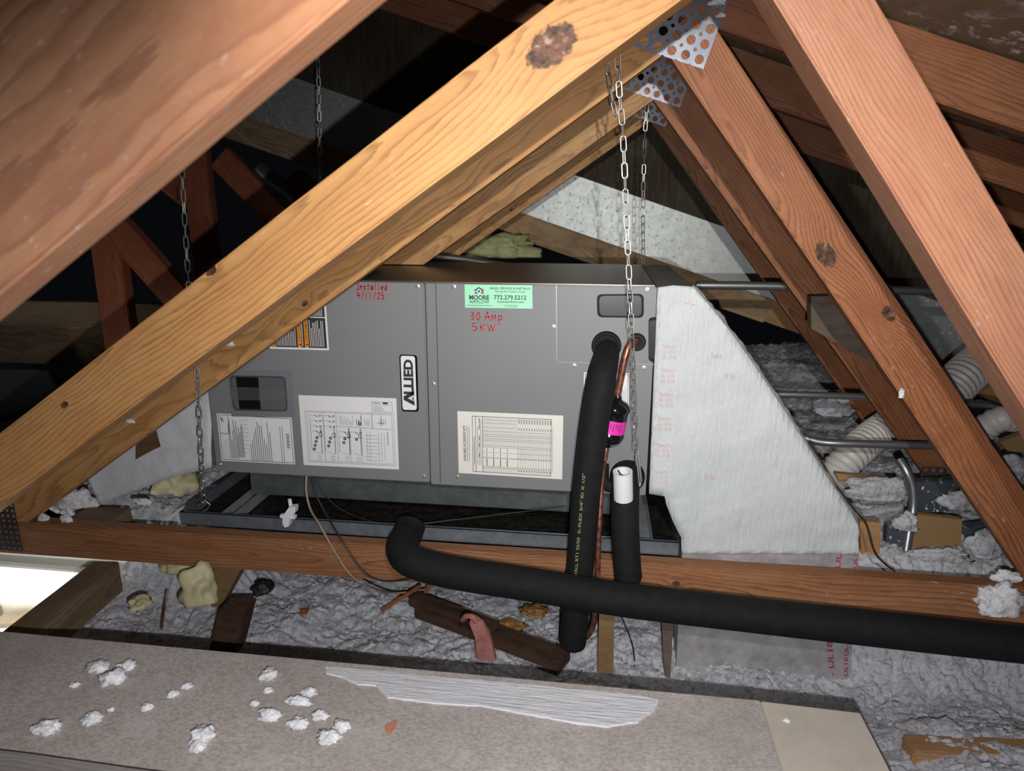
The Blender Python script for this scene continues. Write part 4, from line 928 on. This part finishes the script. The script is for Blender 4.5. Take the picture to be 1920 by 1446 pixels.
# ------------------------------------------------------------------ foreground board
bd = empty('foreground_board', V(-.3, .6, -.757), 'speckled grey brown board lying across the bottom of the picture', 'board')
BZ = -.735
s = MB(); s.prism([V(-1.7, .957, BZ), V(.268, .947, BZ), V(.268, .30, BZ), V(-1.7, .30, BZ)], (0, 0, -.02)); s.build('board_panel', M['board'], bd, bevel=.0015)
s = MB(); s.prism([V(.2685, .945, BZ+.0005), V(.412, .938, BZ+.0005), V(.413, .75, BZ+.0005), V(.44, .30, BZ+.0005), V(.2685, .30, BZ+.0005)], (0, 0, -.02)); s.build('end_patch', M['beige'], bd, bevel=.0015)['label'] = 'plain beige right end'
Pm = [(640, 1252), (720, 1258), (800, 1266), (900, 1275), (1000, 1284), (1100, 1294), (1200, 1303), (1237, 1313), (1225, 1330), (1195, 1352), (1140, 1362), (1080, 1355), (1000, 1340), (900, 1322), (820, 1318), (725, 1306), (705, 1284), (670, 1282), (640, 1268), (612, 1262), (610, 1250)]
top = []
for i in range(len(Pm)):
    a_, b_ = Pm[i], Pm[(i+1) % len(Pm)]
    for k in range(6):
        t_ = k/6; x = a_[0]+(b_[0]-a_[0])*t_; y = a_[1]+(b_[1]-a_[1])*t_
        q = noise.noise(Vector((x*.05, y*.05, 1)))*4; top.append(UZ(x+q, y+q*.5, BZ+.003))
top = [Vector((p.x, min(p.y, .9545 - .003*((p.x+1.7)/2)), p.z)) for p in top]
s = MB(); s.prism(top, (0, 0, -.003)); s.build('mastic_strip', M['brushed'], bd)['label'] = 'brushed white mastic along the edge'
o = board('loose_plank', V(-1.5, .652, -.722), V(-.12, .622, -.722), .024, .09, M['greyplank'], Ydir=False); tag(o, 'dark grey plank lying on the board at the bottom left corner', 'plank')
for i, (x, y, w_, h_) in enumerate([(185, 1255, 55, 30), (215, 1275, 60, 44), (238, 1252, 36, 34), (140, 1286, 26, 14), (88, 1368, 66, 36), (172, 1350, 46, 36), (275, 1328, 30, 20), (325, 1303, 28, 20), (350, 1288, 26, 18), (380, 1384, 54, 54), (372, 1402, 36, 40), (503, 1268, 40, 40), (504, 1296, 24, 18), (505, 1345, 56, 34), (478, 1320, 22, 16), (560, 1360, 50, 34), (600, 1345, 44, 30), (618, 1385, 60, 40), (580, 1300, 36, 26), (640, 1365, 40, 36), (560, 1318, 60, 26), (209, 1331, 14, 12), (1475, 1352, 16, 14)]):
    tuft(x, y, w_, h_, on_level(BZ, .7), 'small white tuft of lint lying on the speckled foreground board', 'lint tufts on the foreground board')
s = MB(); s.prism([UZ(x, y, BZ+.004) for x, y in [(722, 1360), (745, 1350), (742, 1360), (732, 1374), (724, 1372)]], (0, 0, -.003)); tag(s.build('bark_chip', plain('chip_orange', (.5, .2, .12), .8)), 'small orange chip on the foreground board below the mastic', 'chip')
# ------------------------------------------------------------------ pit between board and chord
jo = board('ceiling_joist', (UZ(200, 1050, -.872)+Vector((0, .0, -.045))), (UZ(10, 1200, -.872)+Vector((0, 0, -.045))), .085, .066, M['dull'], Ydir=False); tag(jo, 'rough brown joist beside the bright opening in the lower left', 'joist')
tr = board('hatch_trim', V(-2.0, 1.44, -.862), V(-1.25, 1.44, -.862), .012, .02, M['galv']); tag(tr, 'thin metal edging strip above the bright opening', 'trim')
# room seen through the opening
s = MB(); s.prism([V(-2.3, 1.62, -1.75), V(-1.31, 1.62, -1.75), V(-1.31, 1.62, -.93), V(-2.3, 1.62, -.93)], (0, .02, 0)); o = s.build('wall_room', M['roomwhite']); o['kind'] = 'structure'
o = board('trim_1', V(-2.3, 1.60, -1.03), V(-1.31, 1.60, -1.03), .05, .03, M['roomwhite']); o['kind'] = 'structure'
o = board('trim_2', V(-2.3, 1.52, -1.30), V(-1.31, 1.55, -1.19), .12, .03, M['cream']); o['kind'] = 'structure'
for nm, pts, Y, th, mt, lb, ct_ in (
    ('timber_stub', [(400, 1066), (455, 1062), (412, 1140), (396, 1140)], 1.44, .045, 'stub', 'split weathered timber stub standing behind the yellow foam lump', 'timber'),
    ('timber_block', [(412, 1142), (462, 1143), (440, 1230), (388, 1230)], 1.28, .05, 'rot', 'dark grey timber block standing in front of the yellow foam lump', 'timber'),
    ('wood_stake', [(1124, 1140), (1152, 1143), (1150, 1265), (1120, 1262)], 1.36, .03, 'stub', 'upright wooden stake below the black pipes', 'stake'),
    ('pallet_slat', [(1240, 1158), (1263, 1160), (1257, 1275), (1246, 1268)], 1.40, .03, 'grey', 'grey upright slat against the left side of the foil duct', 'slat')):
    o = MB().prism([U(x, y, Y) for x, y in pts], (0, th, 0)).build(nm, M[mt], bevel=.002); tag(o, lb, ct_)
o = board('rotten_plank', UZ(790, 1140, -.985), UZ(1060, 1240, -.985), .03, .055, M['rot'], Ydir=False); tag(o, 'dark rotten plank lying in the insulation beside the pink strip', 'plank')
o = board('rotten_plank', UZ(775, 1122, -.97), UZ(930, 1180, -.97), .025, .04, M['rot'], Ydir=False); tag(o, 'shorter dark splintered plank on top of the rotten plank', 'plank')
pts = [(883, 1158), (893, 1163), (905, 1172), (918, 1195), (930, 1240), (895, 1240), (890, 1195), (880, 1170)]
o = MB().prism([U(x, y, 1.3) for x, y in pts], (0, .012, .004)).build('pink_strip', M['pink'], bevel=.001); tag(o, 'torn faded pink strip standing across the rotten plank', 'strip')
s = MB(); s.tube(spline([U(868, 1162, 1.31), U(874, 1156, 1.3), U(886, 1157, 1.296), U(893, 1166, 1.3)], 6), .006, 10); tag(s.build('pink_roll', M['pink'], None, True), 'curled end of pink paper on top of the torn strip', 'paper')
for i, (p_, q_, w_) in enumerate((((715, 1146), (790, 1098), .012), ((795, 1118), (808, 1092), .012))):
    o = board('wood_scrap', UZ(*p_, -.985), UZ(*q_, -.97), .006, w_, M['rust'], Ydir=False); tag(o, ('long orange wood scrap in the insulation under the tan cable', 'short orange wood scrap beside the elbow of the black pipe')[i], 'scrap')
s = MB(); s.prism([UZ(x, y, -.985) for x, y in [(563, 1143), (580, 1141), (574, 1150), (563, 1152)]], (0, 0, -.006)); tag(s.build('orange_chip', M['rust']), 'small orange chip on the insulation left of the pipe elbow', 'chip')
# expanding foam lumps
tuft(372, 1105, 90, 125, lambda px, py, w_, h_: (U(px, py, 1.36), .055, .045, .072), 'large pale yellow lump of sprayed foam under the chord', mat='spray', name='foam_lump', cat='foam', seed=3.1)
tuft(340, 1062, 90, 50, lambda px, py, w_, h_: (U(px, py, 1.42), .06, .03, .03), 'flat yellow foam bead just under the chord above the large lump', mat='spray', name='foam_lump', cat='foam', seed=8.4)
tuft(262, 1130, 40, 30, lambda px, py, w_, h_: (U(px, py, 1.34), .026, .03, .02), 'small yellow foam lump in the insulation left of the large one', mat='spray', name='foam_lump', cat='foam', seed=5.7)
tuft(330, 905, 90, 80, lambda px, py, w_, h_: (U(px, py, 1.62), .07, .06, .06), 'dirty yellow foam between the return duct and the pan', mat='spray', name='foam_lump', cat='foam', seed=1.7)
tuft(935, 470, 120, 60, lambda px, py, w_, h_: (U(px, py, 2.75), .15, .08, .07), 'pale yellow glass wool batt below the tan rafter, above the cabinet', mat='batt', name='insulation_batt', cat='insulation', seed=2.2)
M['amber'] = mastic('amber_debris', (.3, .15, .04), .8, (3, 3, 3), dirt=.9)
M['char'] = mastic('black_debris', (.02, .018, .016), .8, (3, 3, 3), dirt=.5)
for x, y, w_, h_, mt, lb in ((955, 1180, 70, 40, 'amber', 'amber stained debris on the insulation to the right of the pink strip'), (1000, 1150, 60, 40, 'amber', 'brown stained debris under the long black pipe'), (492, 1105, 46, 44, 'char', 'black crumbly debris lying on the insulation under the chord')):
    tuft(x, y, w_, h_, on_level(-1.0, .6), lb, mat=mt, name='debris_clump', cat='debris')
cable('metal_tie', [UZ(303, 1180, -.99), UZ(308, 1140, -.97), UZ(314, 1108, -.94)], .0028, M['copper'], 'twisted reddish metal tie standing in the insulation beside the foam lump')
# on the chord
o = board('end_block', U(145, 976, 1.46)+Vector((0, 0, .0)), U(226, 978, 1.46), .035, .09, M['dull']); tag(o, 'short wood block with pale end grain lying behind the chord at the left', 'block')
for x, y, w_, h_, Y, lb in ((80, 976, 26, 30, 1.41, 'white lint tuft on the left end of the chord beside the perforated plate'), (124, 975, 26, 28, 1.41, 'white lint tuft on the chord beside the short wood block'), (140, 940, 90, 60, 1.5, 'loose white insulation heap behind the sloping timber at the lower left'), (265, 942, 40, 20, 1.46, 'flake of white mastic below the return duct'),
                            (1870, 1135, 110, 95, 1.385, 'large white lint patch hanging over the right end of the chord'), (1890, 1085, 70, 34, 1.41, 'white lint heap on top of the chord at the right edge'), (1345, 5, 40, 34, 1.383, 'white lint clump on the upper corner of the nearest perforated plate'), (1352, 30, 20, 18, 1.383, 'smaller lint clump below the corner clump of the perforated plate'),
                            (1690, 742, 14, 30, 1.385, 'splintered pale mastic flake on the knotty web'), (243, 791, 24, 12, 1.386, 'white flake stuck to the lower left of the second web'), (430, 646, 26, 16, 1.386, 'white scuff of lint stuck on the second web beside the warning label')):
    tuft(x, y, w_, h_, on_face(Y), lb)
# ------------------------------------------------------------------ right background clutter
def pipe(name, pts, r, mat, label, cat, n=8, seg=12):
    s = MB(); s.tube(spline(pts, n), r, seg); return tag(s.build(name, mat, None, True), label, cat)
pipe('steel_conduit', [U(1305, 535, 1.99), U(1470, 537, 1.99), U(1660, 544, 1.99), U(1760, 546, 1.99), U(1960, 552, 1.99)], .012, M['cond'], 'upper steel conduit running right from the top of the white duct', 'conduit')
pipe('steel_conduit', [U(1440, 739, 1.93), U(1560, 742, 1.93), U(1700, 748, 1.96), U(1810, 757, 1.99), U(1860, 762, 1.99), U(1900, 778, 1.97), U(1930, 800, 1.95)], .010, M['cond'], 'middle steel conduit bending down at the right edge', 'conduit')
pipe('steel_conduit', [U(1505, 820, 1.80), U(1540, 829, 1.79), U(1600, 832, 1.78), U(1760, 836, 1.78), U(1850, 838, 1.78)], .0105, M['cond'], 'lowest level steel conduit crossing behind the knotty web', 'conduit')
pipe('steel_conduit', [U(1686, 862, 1.72), U(1700, 885, 1.70), U(1711, 915, 1.69), U(1712, 955, 1.68), U(1704, 1000, 1.66), U(1696, 1050, 1.64)], .011, M['cond'], 'steel conduit curving straight down into the insulation', 'conduit')
pipe('steel_conduit', [U(815, 480, 2.3), U(880, 488, 2.3), U(960, 500, 2.3)], .012, M['cond'], 'short grey conduit just behind the top of the cabinet', 'conduit')
def flex(pts, r, label, n=10):
    P = spline(pts, n); L_ = [0]
    for a_, b_ in zip(P, P[1:]): L_.append(L_[-1]+(b_-a_).length)
    N = int(L_[-1]/.0035); Q_ = []; j = 0; rr = []
    for i in range(N):
        q = L_[-1]*i/(N-1)
        while j < len(L_)-2 and L_[j+1] < q: j += 1
        Q_.append(P[j].lerp(P[j+1], (q-L_[j])/max(1e-9, L_[j+1]-L_[j]))); rr.append(r*(1+.055*math.sin(i*2*math.pi/5)))
    s = MB(); s.tube(Q_, rr, 20); return tag(s.build('flex_duct', M['flex'], None, True), label, 'duct')
flex([U(1548, 930, 1.93), U(1570, 885, 1.95), U(1600, 850, 1.98), U(1640, 815, 2.05), U(1700, 775, 2.15)], .046, 'white ribbed flexible duct poking out of the insulation beside the lowest conduit')
flex([U(1735, 790, 2.1), U(1770, 745, 2.15), U(1810, 703, 2.2), U(1850, 668, 2.3), U(1900, 630, 2.4)], .058, 'white ribbed flexible duct between the two right webs')
flex([U(1842, 806, 1.95), U(1866, 790, 1.93), U(1895, 785, 1.93), U(1960, 800, 1.96)], .034, 'short end of white ribbed flexible duct under the bent conduit at the right edge')
def slabpx(name, pts, Y, th, mat, label, cat, bevel=.001):
    return tag(MB().prism([U(x, y, Y) for x, y in pts], (0, th, 0)).build(name, mat, bevel=bevel), label, cat)
slabpx('brown_board', [(1720, 965), (1805, 975), (1800, 1060), (1704, 1055)], 1.68, .02, M['card'], 'dark brown board panel between grey metal studs at the lower right', 'board')
slabpx('plywood_piece', [(1612, 978), (1652, 980), (1650, 1045), (1616, 1055)], 1.6, .015, M['tan'], 'pale plywood piece beside the tip of the white duct', 'plywood')
slabpx('metal_stud', [(1806, 990), (1868, 985), (1850, 1062), (1803, 1058)], 1.7, .03, galv('stud_a', (.25, .3, .35), .4, specks=.8), 'grey metal stud to the right of the brown panel', 'stud')
slabpx('metal_stud', [(1664, 985), (1705, 975), (1698, 1052), (1660, 1048)], 1.66, .02, galv('stud_b', (.25, .3, .35), .4, specks=.8), 'grey metal stud to the left of the brown panel', 'stud')
slabpx('metal_bracket', [(1715, 905), (1800, 900), (1778, 960), (1722, 962)], 1.75, .03, galv('bracket_s', (.2, .24, .28), .45, specks=1.), 'speckled metal sheet under the plate of the far web', 'bracket')
slabpx('wood_strip', [(1566, 888), (1680, 900), (1682, 908), (1575, 905)], 1.85, .02, M['tan'], 'thin brown slat half buried in insulation beside the white duct', 'strip')
slabpx('brown_scrap', [(1875, 830), (1925, 810), (1925, 850), (1890, 846)], 1.85, .02, M['card'], 'torn brown scrap in the insulation at the right edge', 'scrap')
for x, y, w_, h_, Y, lb in ((1640, 925, 150, 70, 1.78, 'white insulation heap beside the vertical conduit'), (1760, 1045, 150, 40, 1.6, 'white insulation heap in front of the brown panel'), (1850, 1030, 90, 90, 1.62, 'white insulation heap at the foot of the knotty web'), (1560, 770, 90, 60, 2.3, 'white insulation heap behind the middle conduit'), (1700, 985, 60, 50, 1.63, 'white insulation tuft around the foot of the vertical conduit'), (1800, 945, 90, 50, 1.72, 'white insulation heap on the speckled metal sheet'), (1880, 890, 110, 90, 1.9, 'white insulation heap to the right of the knotty web')):
    tuft(x, y, w_, h_, on_face(Y), lb, mat='fluff', name='insulation_heap', cat='insulation')
o = board('half_buried_joist', UZ(1700, 1412, -1.03), UZ(1960, 1422, -1.03), .05, .045, M['tan'], Ydir=False); tag(o, 'tan joist half buried in the insulation at the lower right corner', 'joist')
# ------------------------------------------------------------------ left background
o = board('tan_plank', V(-2.35, 2.12, -.42), V(-1.2, 2.12, -.42), .22, .02, M['dull']); tag(o, 'wide tan plank standing level behind the left post', 'plank')
s = MB(); s.prism([U(x, y, 1.98) for x, y in [(-30, 690), (90, 692), (110, 735), (-30, 790)]], (0, .05, -.03)); tag(s.build('plastic_sheet', M['black_sheet'], bevel=.004), 'crumpled dark plastic sheet below the tan plank at the left edge', 'sheet')
s = MB(); a_ = U(478, 325, 3.4); s.tube([a_, a_+Vector((.16, .05, -.12)), Vector((a_.x+.3, 3.5, ZO-.85))], .07, 20); tag(s.build('metal_duct', M['galv'], None, True), 'small round metal duct glinting in the dark behind the left rafters', 'duct')
